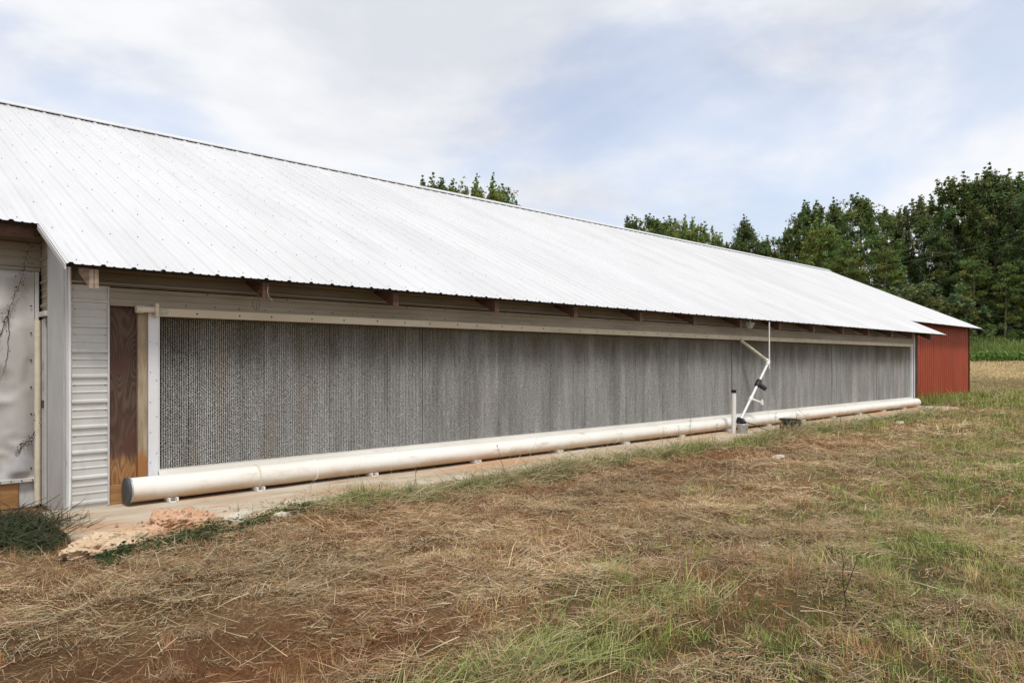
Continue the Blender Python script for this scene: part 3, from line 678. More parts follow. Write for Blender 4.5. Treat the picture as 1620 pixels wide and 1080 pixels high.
def coil(name, x, y, z, label):
    mb = MB(); rr = random.Random(3); path = []
    for i in range(150):
        a_ = i*0.24; r0 = 0.24+0.03*math.sin(i*0.37)+0.02*rr.random()
        path.append((x+1.35*r0*math.cos(a_), y+0.62*r0*math.sin(a_), z+0.03+0.0016*i+0.02*math.sin(i*0.19)))
    mb.tube(path, 0.024, 7)
    o = part(name, mb, 'black_plastic', None, True, origin=(x, y, z)); tag(o, label, 'hose'); return o
coil('hose_coil', 15.85, 7.50, 0.06, 'black hose coil lying in the weeds right of the pump pipes')

# flood lamp tucked under the eave
fl = thing('flood_lamp', (15.3, 8.2, 2.40), 'small grey flood lamp under the eave above the white pump pipes', 'lamp')
part('lamp_housing', MB().prism([(8.14, 2.47), (8.26, 2.49), (8.26, 2.37), (8.20, 2.35)], 'x', 15.24, 15.44), 'galvanised', fl)
part('lamp_bracket', MB().box(15.32, 15.36, 8.20, 8.23, 2.46, 2.545), 'galvanised', fl)
part('lamp_lens', MB().prism([(8.133, 2.462), (8.139, 2.463), (8.197, 2.353), (8.191, 2.352)], 'x', 15.26, 15.42), 'galvanised', fl)

# loose wire loops hanging from the second rafter
mb = MB()
mb.tube([(3.83, 8.16, 2.42), (3.81, 8.15, 2.34)]+[(3.79+0.045*math.sin(a_*0.42), 8.15, 2.27-0.075*math.cos(a_*0.42)) for a_ in range(16)], 0.0032, 5)
o = part('wire_loop', mb, 'vine_dry', None, origin=(3.8, 8.15, 2.4)); tag(o, 'thin dark wire loop hanging from the second rafter tail', 'wire')
mb = MB(); mb.tube([(3.93, 8.14, 2.47), (3.915, 8.135, 2.41), (3.93, 8.135, 2.36), (3.97, 8.14, 2.33), (3.98, 8.14, 2.29)], 0.0016, 5)
o = part('twine', mb, 'pvc_old', None, origin=(3.95, 8.14, 2.4)); tag(o, 'pale frayed twine hanging off the second rafter tail', 'twine')

# ------------------------------------------------------------------ curtain on the left
def curtain():
    x0, x1, z0, z1 = -5.0, 1.90, 0.305, 2.60; nx, nzz = 190, 90
    xs_ = np.linspace(x0, x1, nx); zs_ = np.linspace(z0, z1, nzz); Xc, Zc = np.meshgrid(xs_, zs_)
    d = 0.10*(fbm(Xc*1.6, Zc*1.1, 5)-0.5)+0.03*np.sin(Xc*9+Zc*2.2+3*fbm(Xc, Zc, 8))*fbm(Xc*2, Zc*1.4, 3)
    e = x1-Xc
    d = d+0.035*np.exp(-((e-0.16)/0.07)**2)*sst(2.45, 1.6, Zc)*0.8-0.03*np.exp(-((e-0.27-0.05*Zc)/0.06)**2)
    fold = np.abs(((Xc+0.55*(Zc-2.0))*2.2) % 1-0.5)
    cr = 1-np.abs(2*fbm(Xc*1.1+0.8*Zc, Zc*1.5-0.5*Xc, 25, 3)-1); cr2 = 1-np.abs(2*fbm(Xc*2.2-Zc, Zc*1.8+Xc, 35, 2)-1)
    d = d+0.055*np.clip(cr, 0, 1)**6+0.03*cr2**8+0.06*fold*sst(1.6, 2.5, Zc)+0.05*(fbm(Xc*4, Zc*3, 15)-0.5)
    pin = sst(0, 0.10, e)*sst(0, 0.10, Zc-z0)*sst(0, 0.05, z1-Zc)
    Yc = YW-0.055-np.clip(d*0.95, -0.03, 0.055)*pin
    co_ = np.stack([Xc, Yc, Zc], -1).reshape(-1, 3); i_ = np.arange(nx*nzz).reshape(nzz, nx)
    fa_ = np.stack([i_[:-1, :-1], i_[:-1, 1:], i_[1:, 1:], i_[1:, :-1]], -1).reshape(-1, 4)
    return np_mesh('sheet', co_-np.array([-1.5, YW, 0.3]), fa_, 'tarpaulin')
cu = thing('wall_curtain', (-1.5, YW, 0.3), 'dirty beige tarpaulin curtain on the wall at the left edge', 'curtain')
place('sheet', curtain(), cu, (-1.5, YW, 0.3))
part('bottom_batten', MB().box(-5.0, 1.915, YW-0.075, YW-0.030, 0.268, 0.312, 0.004), 'siding_white', cu)
part('side_batten', MB().box(1.905, 1.945, YW-0.07, YW-0.012, 0.275, 2.60, 0.004), 'siding_white', cu)
o = part('batten_screws', screws_xz([(1.88-0.1*k, 0.29) for k in range(30)], YW-0.076, 0.008), 'screw_metal', cu); o['kind'] = 'stuff'
o = part('curtain_rivets', screws_xz([(1.868, 0.42+0.3*k) for k in range(7)]+[(1.74, 2.55), (1.73, 2.42), (1.70, 2.14)], YW-0.072, 0.010), 'screw_metal', cu); o['kind'] = 'stuff'

# ------------------------------------------------------------------ leaves and blades
def leaf_quads(P, size, nrm=None, rr=rng, aspect=1.6, fold=0.0):
    """one diamond-shaped leaf at each point; returns vertices (n,4,3) as quads"""
    n = len(P)
    if nrm is None:
        nrm = rr.normal(size=(n, 3))
    nrm = nrm/np.linalg.norm(nrm, axis=1, keepdims=True)
    a_ = rr.normal(size=(n, 3)); t1 = np.cross(nrm, a_); t1 /= np.linalg.norm(t1, axis=1, keepdims=True)+1e-9; t2 = np.cross(nrm, t1)
    s_ = np.asarray(size).reshape(-1, 1)*np.ones((n, 1))
    q = np.stack([P-t1*s_*aspect*.5, P+t2*s_*.5-t1*s_*0.1, P+t1*s_*aspect*.5, P-t2*s_*.5-t1*s_*0.1], 1)
    return q
def quads_mesh(name, q, tint, mat):
    n = len(q); co_ = q.reshape(-1, 3); fa_ = np.arange(4*n).reshape(n, 4)
    return np_mesh(name, co_, fa_, mat, np.repeat(tint, 4, 0))
def blades(x, y, z, head, elev, length, width, curve, tint, seg=2, droop=0.0):
    n = len(x); k = np.arange(seg+1)/seg
    el = elev[:, None]-curve[:, None]*k[None, :]
    ds = (length/seg)[:, None]
    hx = np.cumsum(np.cos(el)*ds, 1)-np.cos(el)*ds; hz = np.cumsum(np.sin(el)*ds, 1)-np.sin(el)*ds
    px = x[:, None]+hx*np.cos(head)[:, None]; py = y[:, None]+hx*np.sin(head)[:, None]; pz = z[:, None]+hz
    wv_ = width[:, None]*np.clip(1.0-0.85*k[None, :]**1.7, 0.12, 1)*0.5
    tilt = rng.uniform(-0.9, 0.9, n)
    sx = -np.sin(head)*np.cos(tilt); sy = np.cos(head)*np.cos(tilt); sz = np.sin(tilt)
    L = np.stack([px-sx[:, None]*wv_, py-sy[:, None]*wv_, pz-sz[:, None]*wv_], -1)
    Rr = np.stack([px+sx[:, None]*wv_, py+sy[:, None]*wv_, pz+sz[:, None]*wv_], -1)
    co_ = np.stack([L, Rr], 2).reshape(n, -1, 3)
    m_ = 2*(seg+1); b_ = np.arange(n)[:, None]*m_
    fa_ = np.concatenate([np.stack([b_[:, 0]+2*j, b_[:, 0]+2*j+1, b_[:, 0]+2*j+3, b_[:, 0]+2*j+2], -1) for j in range(seg)], 0)
    return co_.reshape(-1, 3), fa_, np.repeat(tint, m_, 0)
def merge(lst):
    o_ = 0; C_ = []; F_ = []; T_ = []
    for c_, f_, t_ in lst: C_.append(c_); F_.append(f_+o_); T_.append(t_); o_ += len(c_)
    return np.concatenate(C_), np.concatenate(F_), np.concatenate(T_)
def stuff(name, lst, mat, label, cat):
    c_, f_, t_ = merge(lst); o = bpy.data.objects.new(name, np_mesh(name, c_, f_, mat, t_)); COL.objects.link(o)
    tag(o, label, cat, None, 'stuff'); return o
def in_view(x, y):
    rel = np.arctan2(x, y)-YAW; return (rel > -R(40)) & (rel < R(47))
def pick(cols, n, wts=None):
    cols = np.asarray(cols); i_ = rng.choice(len(cols), n, p=wts); c_ = cols[i_]
    return np.clip(c_*rng.normal(1, 0.16, (n, 1))*rng.normal(1, 0.04, (n, 3)), 0.005, 0.9)
def field(x0, x1, y0, y1, dens, keep=None):
    n = int((x1-x0)*(y1-y0)*dens); x = rng.uniform(x0, x1, n); y = rng.uniform(y0, y1, n)
    k = in_view(x, y) & (y < 7.55+0.15*np.sin(x*3)) | ((x > 28.5) & in_view(x, y) & (y < 9.5))
    x = x[k]; y = y[k]
    if keep is not None:
        k = rng.random(len(x)) < keep(x, y); x = x[k]; y = y[k]
    return x, y
STRAW = [(0.58, 0.435, 0.25), (0.475, 0.33, 0.178), (0.69, 0.565, 0.375), (0.29, 0.185, 0.098), (0.45, 0.245, 0.115), (0.42, 0.38, 0.21)]
SW = [0.27, 0.24, 0.20, 0.12, 0.10, 0.07]
straw = []
def clump(x, y): return sst(0.38, 0.66, fbm(x*2.4, y*2.4, 87, 3))
def straw_zone(x0, x1, y0, y1, dens, wmul, lmul):
    bare = lambda x, y: np.clip(0.30+0.9*clump(x, y)-0.8*m_soil(x, y)-0.30*m_green(x, y)-0.25*sst(0.55, 0.75, fbm(x*1.1, y*1.1, 83)), 0.06, 1)
    x, y = field(x0, x1, y0, y1, dens, bare); n = len(x)
    flow = 9.0*fbm(x*0.9, y*0.9, 91, 3)+rng.normal(0, 0.7, n)
    head = np.where(rng.random(n) < 0.5, flow, flow+math.pi)
    z = hgt(x, y)+rng.uniform(0, 0.020, n)*lmul+0.04*clump(x, y)*rng.random(n)
    elev = np.abs(rng.normal(0, 0.24, n)); L_ = np.clip(rng.lognormal(math.log(0.080), 0.55, n), 0.025, 0.38)*lmul
    t_ = pick(STRAW, n, SW)
    red = m_red(x, y)*0.6; t_ = lerp(t_, (0.36, 0.17, 0.075), np.clip(red*rng.uniform(0.2, 1.2, n), 0, 1))
    t_ = t_*(0.68+0.55*sst(0.25, 0.75, fbm(x*0.7, y*0.7, 71)))[:, None]
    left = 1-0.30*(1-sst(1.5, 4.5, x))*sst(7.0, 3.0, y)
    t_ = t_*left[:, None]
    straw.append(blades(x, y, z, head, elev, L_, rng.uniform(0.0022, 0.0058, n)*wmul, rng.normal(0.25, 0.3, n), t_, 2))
straw_zone(-0.5, 8.0, -0.3, 7.6, 3300, 1.0, 1.0)
straw_zone(8.0, 16.0, -0.6, 7.6, 1300, 1.6, 1.25)
straw_zone(16.0, 28.0, 0.5, 7.6, 460, 2.8, 1.6)
straw_zone(28.0, 46.0, 2.0, 9.5, 130, 5.0, 2.2)
# short broken bits filling the mat
def bits(x0, x1, y0, y1, dens, mul):
    x, y = field(x0, x1, y0, y1, dens, lambda x, y: (np.hypot(x, y) < 9.5)*np.clip(0.35+0.8*clump(x, y)-0.75*m_soil(x, y)-0.3*m_green(x, y), 0.06, 1)); n = len(x)
    t_ = pick(STRAW, n, SW)*rng.choice([0.55, 0.8, 1.0, 1.15], n)[:, None]
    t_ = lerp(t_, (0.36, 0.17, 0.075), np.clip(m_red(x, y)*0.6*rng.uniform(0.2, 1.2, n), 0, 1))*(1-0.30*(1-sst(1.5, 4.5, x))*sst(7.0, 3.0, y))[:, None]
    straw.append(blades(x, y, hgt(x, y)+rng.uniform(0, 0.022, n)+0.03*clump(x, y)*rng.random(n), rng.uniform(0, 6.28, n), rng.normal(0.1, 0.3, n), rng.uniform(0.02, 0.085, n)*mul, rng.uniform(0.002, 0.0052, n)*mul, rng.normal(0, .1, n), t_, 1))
bits(-0.5, 9.0, 0.4, 7.5, 4000, 1.2)
bits(8.0, 15.0, 2.0, 7.5, 1500, 1.7)
# long pale stalks lying loose on top
x, y = field(-0.5, 12, 0.4, 7.6, 11); n = len(x)
straw.append(blades(x, y, hgt(x, y)+rng.uniform(0.02, 0.06, n), rng.uniform(0, 6.28, n), rng.normal(0.02, 0.12, n), rng.uniform(0.12, 0.42, n), rng.uniform(0.003, 0.007, n), rng.normal(0.1, 0.2, n), pick([(0.66, 0.54, 0.36), (0.55, 0.43, 0.27), (0.48, 0.42, 0.26)], n), 3))
stuff('straw_litter', straw, 'blade', 'dry brown straw litter covering the ground in front of the house', 'straw')
# stubble of the far cut field
n = 30000; ang = R(46)+rng.uniform(R(20), R(40), n); rad_ = rng.uniform(42, 94, n)**1.0; x = np.sin(ang)*rad_; y = np.cos(ang)*rad_
k = sst(0.30, 0.7, fbm(x*0.10, y*0.5, 93)); t_ = lerp(pick([(0.55, 0.42, 0.22), (0.64, 0.51, 0.30), (0.42, 0.31, 0.16)], n), (0.24, 0.21, 0.09), (1-sst(58, 68, rad_+6*fbm(x*.2, y*.2, 3)))*0.75)
t_ = t_*(0.75+0.45*k)[:, None]
fs = blades(x, y, hgt(x, y), rng.uniform(0, 6.28, n), rng.uniform(0.1, 1.1, n), rng.uniform(0.10, 0.32, n), rng.uniform(0.02, 0.05, n)*rad_/60, rng.uniform(0, .5, n), t_, 2)
stuff('field_stubble', [fs], 'blade', 'pale cut straw stubble of the field beyond the red wall', 'stubble')

# brown tufts of stubble
def tufts(n_t, x0, x1, y0, y1, per, hgt_, spread, cols, wts, keep, wid=(0.002, 0.0045), seg=3, lean=0.35, curve=0.5):
    x, y = field(x0, x1, y0, y1, n_t/((x1-x0)*(y1-y0)), keep); n = len(x)
    sz = rng.lognormal(0, 0.35, n)
    cnt = np.maximum(3, (per*rng.uniform(0.5, 1.5, n)).astype(int)); id_ = np.repeat(np.arange(n), cnt); m_ = len(id_)
    px = x[id_]+rng.normal(0, spread, m_)*sz[id_]; py = y[id_]+rng.normal(0, spread, m_)*sz[id_]
    head = rng.uniform(0, 2*math.pi, m_); elev = np.pi/2-np.abs(rng.normal(0, lean, m_))
    tcol = pick(cols, n, wts)[id_]*rng.normal(1, 0.15, (m_, 1))
    L_ = hgt_*sz[id_]*rng.uniform(0.45, 1.15, m_)
    return blades(px, py, hgt(px, py)-0.005, head, elev, L_, rng.uniform(*wid, m_), np.abs(rng.normal(curve, 0.4, m_)), np.clip(tcol, 0.005, 0.9), seg)
BROWN = [(0.42, 0.25, 0.12), (0.36, 0.18, 0.08), (0.52, 0.37, 0.20), (0.26, 0.15, 0.075)]
st = [tufts(2600, -0.5, 8, 0.5, 7.2, 24, 0.085, 0.035, BROWN, None, lambda x, y: 0.15+0.85*sst(0.48, 0.66, fbm(x*1.3, y*1.3, 101))),
      tufts(1500, 8, 17, 0.5, 7.3, 16, 0.09, 0.05, BROWN, None, lambda x, y: 0.15+0.85*sst(0.48, 0.66, fbm(x*1.3, y*1.3, 101)), (0.004, 0.008)),
      tufts(1400, 17, 30, 0.5, 7.4, 10, 0.12, 0.10, BROWN, None, lambda x, y: 0.3+0.7*sst(0.45, 0.66, fbm(x, y, 101)), (0.009, 0.016))]
st.append(tufts(750, 2.0, 9, 0.6, 5.0, 22, 0.11, 0.045, [(0.56, 0.38, 0.17), (0.48, 0.29, 0.12), (0.62, 0.47, 0.26)], None, lambda x, y: sst(0.46, 0.62, fbm(x*1.5, y*1.5, 103, 3)), (0.002, 0.0045), 3, 0.45, 0.6))
stuff('dry_stubble', st, 'blade', 'reddish brown tufts of dry stubble standing in the straw', 'stubble')
GREEN = [(0.22, 0.29, 0.060), (0.31, 0.375, 0.09), (0.14, 0.205, 0.048), (0.40, 0.42, 0.14), (0.50, 0.41, 0.20)]
GW = [0.25, 0.26, 0.12, 0.21, 0.16]
gk = lambda x, y: np.clip(m_green(x, y)*1.05-0.04, 0, 1)*(0.42+0.58*sst(0.40, 0.58, fbm(x*2.1, y*2.1, 97, 3)))
gr = [tufts(4900, -0.2, 8.5, 0.3, 5.6, 21, 0.10, 0.05, GREEN, GW, gk, (0.0022, 0.0050), 3, 0.62, 0.8),
      tufts(260, -0.2, 8.5, 0.3, 5.6, 26, 0.16, 0.035, GREEN, GW, gk, (0.003, 0.0055), 4, 0.3, 0.7),
      tufts(4000, 8.5, 18, 0.3, 6.8, 14, 0.12, 0.08, GREEN, GW, gk, (0.005, 0.009), 3, 0.55, 0.7),
      tufts(3200, 18, 32, 0.3, 7.2, 10, 0.13, 0.12, GREEN, GW, gk, (0.011, 0.019), 3, 0.55, 0.7),
      tufts(1700, 3.2, 17, 6.7, 7.5, 26, 0.14, 0.055, GREEN+[(0.12, 0.17, 0.06), (0.09, 0.13, 0.05)], None, lambda x, y: sst(0.50, 0.62, fbm(x*1.5, y*2.4, 99, 3)), (0.003, 0.007)),
      tufts(420, 17, 25.5, 6.6, 7.35, 18, 0.15, 0.09, GREEN+[(0.12, 0.17, 0.06)], None, lambda x, y: sst(0.40, 0.60, fbm(x*1.2, y*2, 99, 3)), (0.007, 0.013)),
      tufts(420, 28.6, 37.5, 8.6, 9.5, 16, 0.28, 0.12, GREEN, GW, None, (0.012, 0.02)),
      tufts(2600, 30, 48, 2, 9.5, 9, 0.2, 0.22, GREEN, GW, lambda x, y: 0.25+0.75*gk(x, y), (0.02, 0.035))]
stuff('green_grass', gr, 'blade', 'patches of short green grass in the straw toward the right', 'grass')
# cut stalks raked along the slab edge
HAY = [(0.31, 0.32, 0.145), (0.42, 0.39, 0.21), (0.20, 0.24, 0.09), (0.58, 0.48, 0.30), (0.35, 0.22, 0.11)]
def windrow(n, x0, x1, yfun, spread, lift, lmul, wmul, cols):
    x = rng.uniform(x0, x1, n); y = yfun(x)+rng.normal(0, spread, n)
    dens = sst(0.30, 0.62, fbm(x*0.8, x*0+3, 111)); k = rng.random(n) < 0.15+0.85*dens; x = x[k]; y = y[k]; n = len(x)
    z = np.maximum(hgt(x, y), np.where(y > 7.5, 0.06, -1))+np.abs(rng.normal(0, lift, n))*np.exp(-((y-yfun(x))/(spread*1.2))**2)
    head = rng.normal(0.25, 0.55, n)+math.pi*(rng.random(n) < 0.5)
    return blades(x, y, z, head, np.abs(rng.normal(0.05, 0.25, n)), np.clip(rng.lognormal(math.log(0.22), 0.45, n), 0.06, 0.7)*lmul, rng.uniform(0.0025, 0.006, n)*wmul, rng.normal(0.25, 0.35, n), pick(cols, n), 3)
yf_ = lambda x: 7.02+0.015*(x-4)+0.14*np.sin(x*0.8)+0.07*np.sin(x*2.3)-0.25*sst(16, 24, x)
wr = [windrow(8500, 3.4, 9, yf_, 0.20, 0.06, 1.15, 1.35, HAY), windrow(7500, 9, 17, yf_, 0.24, 0.045, 1.3, 1.8, HAY),
      windrow(700, 2.5, 14, lambda x: 7.6+0*x, 0.2, 0.01, 1.3, 1.1, HAY),
      windrow(4600, 17, 26.0, yf_, 0.30, 0.08, 1.6, 2.8, HAY),
      windrow(3600, 1.6, 4.6, lambda x: 2.6+0.05*x, 0.16, 0.02, 1.0, 1.0, [(0.27, 0.31, 0.10), (0.37, 0.38, 0.14), (0.20, 0.24, 0.075), (0.50, 0.42, 0.22)]),
      windrow(1900, 14.7, 17.2, lambda x: 7.22+0*x, 0.16, 0.10, 1.1, 1.6, HAY+[(0.34, 0.17, 0.08)])]
stuff('cut_weeds', wr, 'blade', 'windrow of cut grey green weeds lying along the slab edge', 'cut weeds')
# low leafy creeping weeds in front of the rubble
n = 5200; x = rng.uniform(1.7, 4.0, n); y = 6.62+0.32*(x-2.0)+rng.normal(0, 0.10, n)-0.05
k = rng.random(n) < 0.25+0.75*sst(0.35, 0.6, fbm(x*2, y*2, 121)); x = x[k]; y = y[k]; n = len(x)
P = np.stack([x, y, hgt(x, y)+np.abs(rng.normal(0.02, 0.025, n))], -1); nn = rng.normal(size=(n, 3)); nn[:, 2] += 1.2
q = leaf_quads(P, rng.uniform(0.012, 0.03, n), nn)
o = bpy.data.objects.new('creeping_weeds', quads_mesh('creeping_weeds', q, pick([(0.06, 0.10, 0.035), (0.09, 0.13, 0.05), (0.05, 0.075, 0.03)], n), 'leaf')); COL.objects.link(o)
tag(o, 'low dark green creeping weeds in front of the pink rubble', 'weeds', None, 'stuff')

# ------------------------------------------------------------------ rubble and stones
def rock(name, x, y, rx, ry, rz, seed, mat, label, rough=0.30, group=None, rot=0.0, z=None):
    bm = bmesh.new(); bmesh.ops.create_icosphere(bm, subdivisions=5 if rx > 0.2 else 4, radius=1)
    off = Vector((seed*3.1, seed*1.7, seed))
    for v_ in bm.verts:
        d = v_.co.normalized()
        k_ = 1+rough*mnoise.fractal(d*1.5+off, 1.0, 2.0, 3)+rough*0.30*mnoise.fractal(d*6+off, 0.7, 2.0, 4)
        if rx > 0.15:
            for fq, am in ((3.2, 0.16), (7.5, 0.10)):
                ds = mnoise.voronoi(d*fq+off)[0]; k_ += am*(min(0.55, ds[1]-ds[0])-0.25)
        p = d*k_; p.z = max(p.z, -0.35)
        v_.co = Vector((p.x*rx, p.y*ry, p.z*rz))
    me = bpy.data.meshes.new(name); bm.to_mesh(me); bm.free(); me.materials.append(MATS[mat])
    me.polygons.foreach_set('use_smooth', [False]*len(me.polygons))
    o = bpy.data.objects.new(name, me); COL.objects.link(o)
    o.location = (x, y, (float(hgt(x, y)) if z is None else z)+rz*0.16); o.rotation_euler = (0, 0, rot)
    tag(o, label, 'rubble' if 'rubble' in name else 'stone', group); return o
rock('rubble_mound', 2.56, 7.22, 0.36, 0.24, 0.15, 1, 'stone_pink', 'pinkish orange crumbled rubble mound below the dark pipe end cap', 0.36, rot=0.5)
rock('rubble_mound', 1.90, 6.86, 0.36, 0.22, 0.11, 2, 'stone_tan', 'tan crumbled rubble mound nearest the camera at the slab corner', 0.38, rot=0.5)
rock('rubble_mound', 2.23, 7.05, 0.20, 0.16, 0.09, 6, 'stone_pink', 'small crumbly rubble lump joining the two larger mounds', 0.40, rot=0.3)
rock('stone', 3.22, 7.33, 0.21, 0.15, 0.075, 3, 'stone_pale', 'pale flat stone right of the pinkish rubble', 0.3, rot=0.4)
rock('stone', 3.43, 7.20, 0.17, 0.11, 0.05, 4, 'stone_tan', 'tan flat stone in front of the pale stones', 0.3, rot=0.2)
rock('stone', 3.86, 7.46, 0.23, 0.13, 0.08, 5, 'stone_pale', 'whitish broken stone half covered by cut weeds at the slab edge', 0.3, rot=0.3)
rock('stone', 3.48, 6.92, 0.11, 0.07, 0.045, 7, 'stone_pale', 'small pale stone lying in the straw in front of the others', 0.3)
for (x_s, y_s, a_s, b_s, c_s, sd, mt, lb) in (
    (4.55, 7.42, 0.16, 0.10, 0.05, 21, 'stone_pale', 'pale broken stone beside the whitish stone at the slab edge'),
    (5.15, 7.30, 0.20, 0.11, 0.05, 22, 'stone_tan', 'tan flat fragment in the weeds below the second pipe joint'),
    (7.45, 7.32, 0.22, 0.12, 0.06, 23, 'stone_pale', 'pale stone in the weeds at the middle of the slab edge'),
    (8.10, 7.38, 0.16, 0.09, 0.05, 24, 'stone_pale', 'small pale stone right of the middle slab stone'),
    (9.35, 7.42, 0.24, 0.12, 0.05, 25, 'stone_tan', 'tan broken slab piece left of the tall leafy weed'),
    (13.3, 7.42, 0.20, 0.12, 0.04, 26, 'stone_pale', 'pale chip lying on the clay just left of the pump')):
    rock('stone', x_s, y_s+0.06, a_s, b_s, c_s*1.7, sd, mt, lb, 0.3, rot=sd*0.7)
rock('stone', 6.35, 7.12, 0.12, 0.08, 0.07, 8, 'stone_tan', 'tan stone at the slab edge under the middle of the pipe', 0.3)
rock('stone', 12.0, 5.9, 0.22, 0.11, 0.035, 9, 'stone_pale', 'pale flat stone lying alone in the straw in front of the pump', 0.3)
rock('stone', 19.9, 6.6, 0.17, 0.1, 0.07, 10, 'stone_pale', 'pale stone in the grass near the far end of the slab', 0.3)
rock('stone', 14.05, 7.35, 0.30, 0.17, 0.05, 11, 'stone_tan', 'tan slab fragment lying in front of the grey pump can', 0.3)

n = 420; cx = rng.choice([2.56, 1.90, 2.23, 3.3, 3.85], n, p=[.3, .3, .15, .15, .1]); cy = np.select([cx == 2.56, cx == 1.90, cx == 2.23, cx == 3.3], [7.18, 6.84, 7.0, 7.25], 7.42)
x = cx+rng.normal(0, 0.26, n); y = cy+rng.normal(0, 0.16, n); sz = np.minimum(rng.lognormal(math.log(0.012), 0.5, n), 0.026)
base_v = np.array([(0, 0, 1), (1, 0, 0), (0, 1, 0), (-1, 0, 0), (0, -1, 0), (0, 0, -0.6)], float); tri = np.array([(0, 1, 2), (0, 2, 3), (0, 3, 4), (0, 4, 1), (5, 2, 1), (5, 3, 2), (5, 4, 3), (5, 1, 4)])
vv = base_v[None]*rng.uniform(0.6, 1.3, (n, 6, 1))*sz[:, None, None]+rng.normal(0, 0.12, (n, 6, 3))*sz[:, None, None]
vv += np.stack([x, y, np.maximum(hgt(x, y), np.where(y > 7.42, 0.08, -1))+sz*0.4], -1)[:, None, :]
tc_ = np.repeat(pick([(0.55, 0.36, 0.22), (0.58, 0.46, 0.32), (0.52, 0.47, 0.39)], n), 6, 0)
me = np_mesh('rubble_crumbs', vv.reshape(-1, 3), (tri[None]+6*np.arange(n)[:, None, None]).reshape(-1, 3), 'blade', tc_)
me.polygons.foreach_set('use_smooth', [False]*len(me.polygons))
o = bpy.data.objects.new('rubble_crumbs', me); COL.objects.link(o); tag(o, 'loose crumbs of broken rubble scattered around the mounds', 'rubble', None, 'stuff')

# ------------------------------------------------------------------ brush pile, vines, single weeds
rr = random.Random(11)
bp = thing('brush_pile', (1.45, 8.2, 0.0), 'heap of dark green cut brush at the left wall corner', 'brush pile')
mb = MB()
for i in range(150):
    a_ = rr.uniform(0, 6.28); rad = rr.random()**0.6
    x = 1.35+0.60*rad*math.cos(a_); y = 8.05+0.75*rad*math.sin(a_); z = 0.02+0.24*(1-rad)*rr.random()
    h_ = rr.uniform(0, 6.28); L_ = rr.uniform(0.15, 0.5); e_ = rr.uniform(-0.1, 0.7)
    p0 = Vector((x, y, z)); p1 = p0+Vector((math.cos(h_)*math.cos(e_), math.sin(h_)*math.cos(e_), math.sin(e_)))*L_*0.5
    p2 = p1+Vector((math.cos(h_+.4)*math.cos(e_), math.sin(h_+.4)*math.cos(e_), math.sin(e_)+rr.uniform(-.2, .2)))*L_*0.5
    if p2.y > 9.6: continue
    mb.tube([p0, p1, p2], [0.006, 0.0045, 0.002], 4, False)
o = part('twig', mb, 'vine_dry', bp); o['kind'] = 'stuff'
n = 3600; a_ = rng.uniform(0, 6.28, n); rad = rng.random(n)**0.55
x = 1.33+0.58*rad*np.cos(a_); y = 8.02+0.74*rad*np.sin(a_)
hh = 0.20*(1-rad**1.6)*(0.55+0.8*fbm(x*3, y*3, 131))
P = np.stack([x-1.45, y-8.2, 0.01+hh*rng.random(n)**0.4], -1); nn = rng.normal(size=(n, 3)); nn[:, 2] += 0.8
k = y < 9.6; P = P[k]; nn = nn[k]; n = len(P)
tt = pick([(0.06, 0.09, 0.035), (0.045, 0.062, 0.028), (0.085, 0.115, 0.05), (0.11, 0.085, 0.05), (0.08, 0.05, 0.032)], n, [.3, .25, .2, .15, .1])
o = place('foliage', quads_mesh('foliage', leaf_quads(P, rng.uniform(0.014, 0.034, n), nn, aspect=2.4), tt, 'leaf'), bp, (1.45, 8.2, 0)); o['kind'] = 'stuff'

n = 3800; a_ = rng.uniform(0, 6.28, n); rad = rng.random(n)**0.55; x = 1.36+0.66*rad*np.cos(a_); y = 7.98+0.80*rad*np.sin(a_); k = y < 9.3; x = x[k]; y = y[k]; rad = rad[k]; n = len(x)
c_, f_, t_ = blades(x-1.45, y-8.2, 0.01+0.19*(1-rad**1.6)*rng.random(n)**0.5, rng.uniform(0, 6.28, n), rng.normal(0.15, 0.35, n), rng.uniform(0.08, 0.34, n), rng.uniform(0.003, 0.007, n), rng.normal(0.4, 0.4, n), lerp(pick([(0.075, 0.105, 0.045), (0.11, 0.135, 0.06), (0.05, 0.06, 0.03)], n), (0.15, 0.085, 0.05), sst(1.5, 1.95, x)*rng.random(n)), 3)
o = place('stalks', np_mesh('stalks', c_, f_, 'leaf', t_), bp, (1.45, 8.2, 0)); o['kind'] = 'stuff'

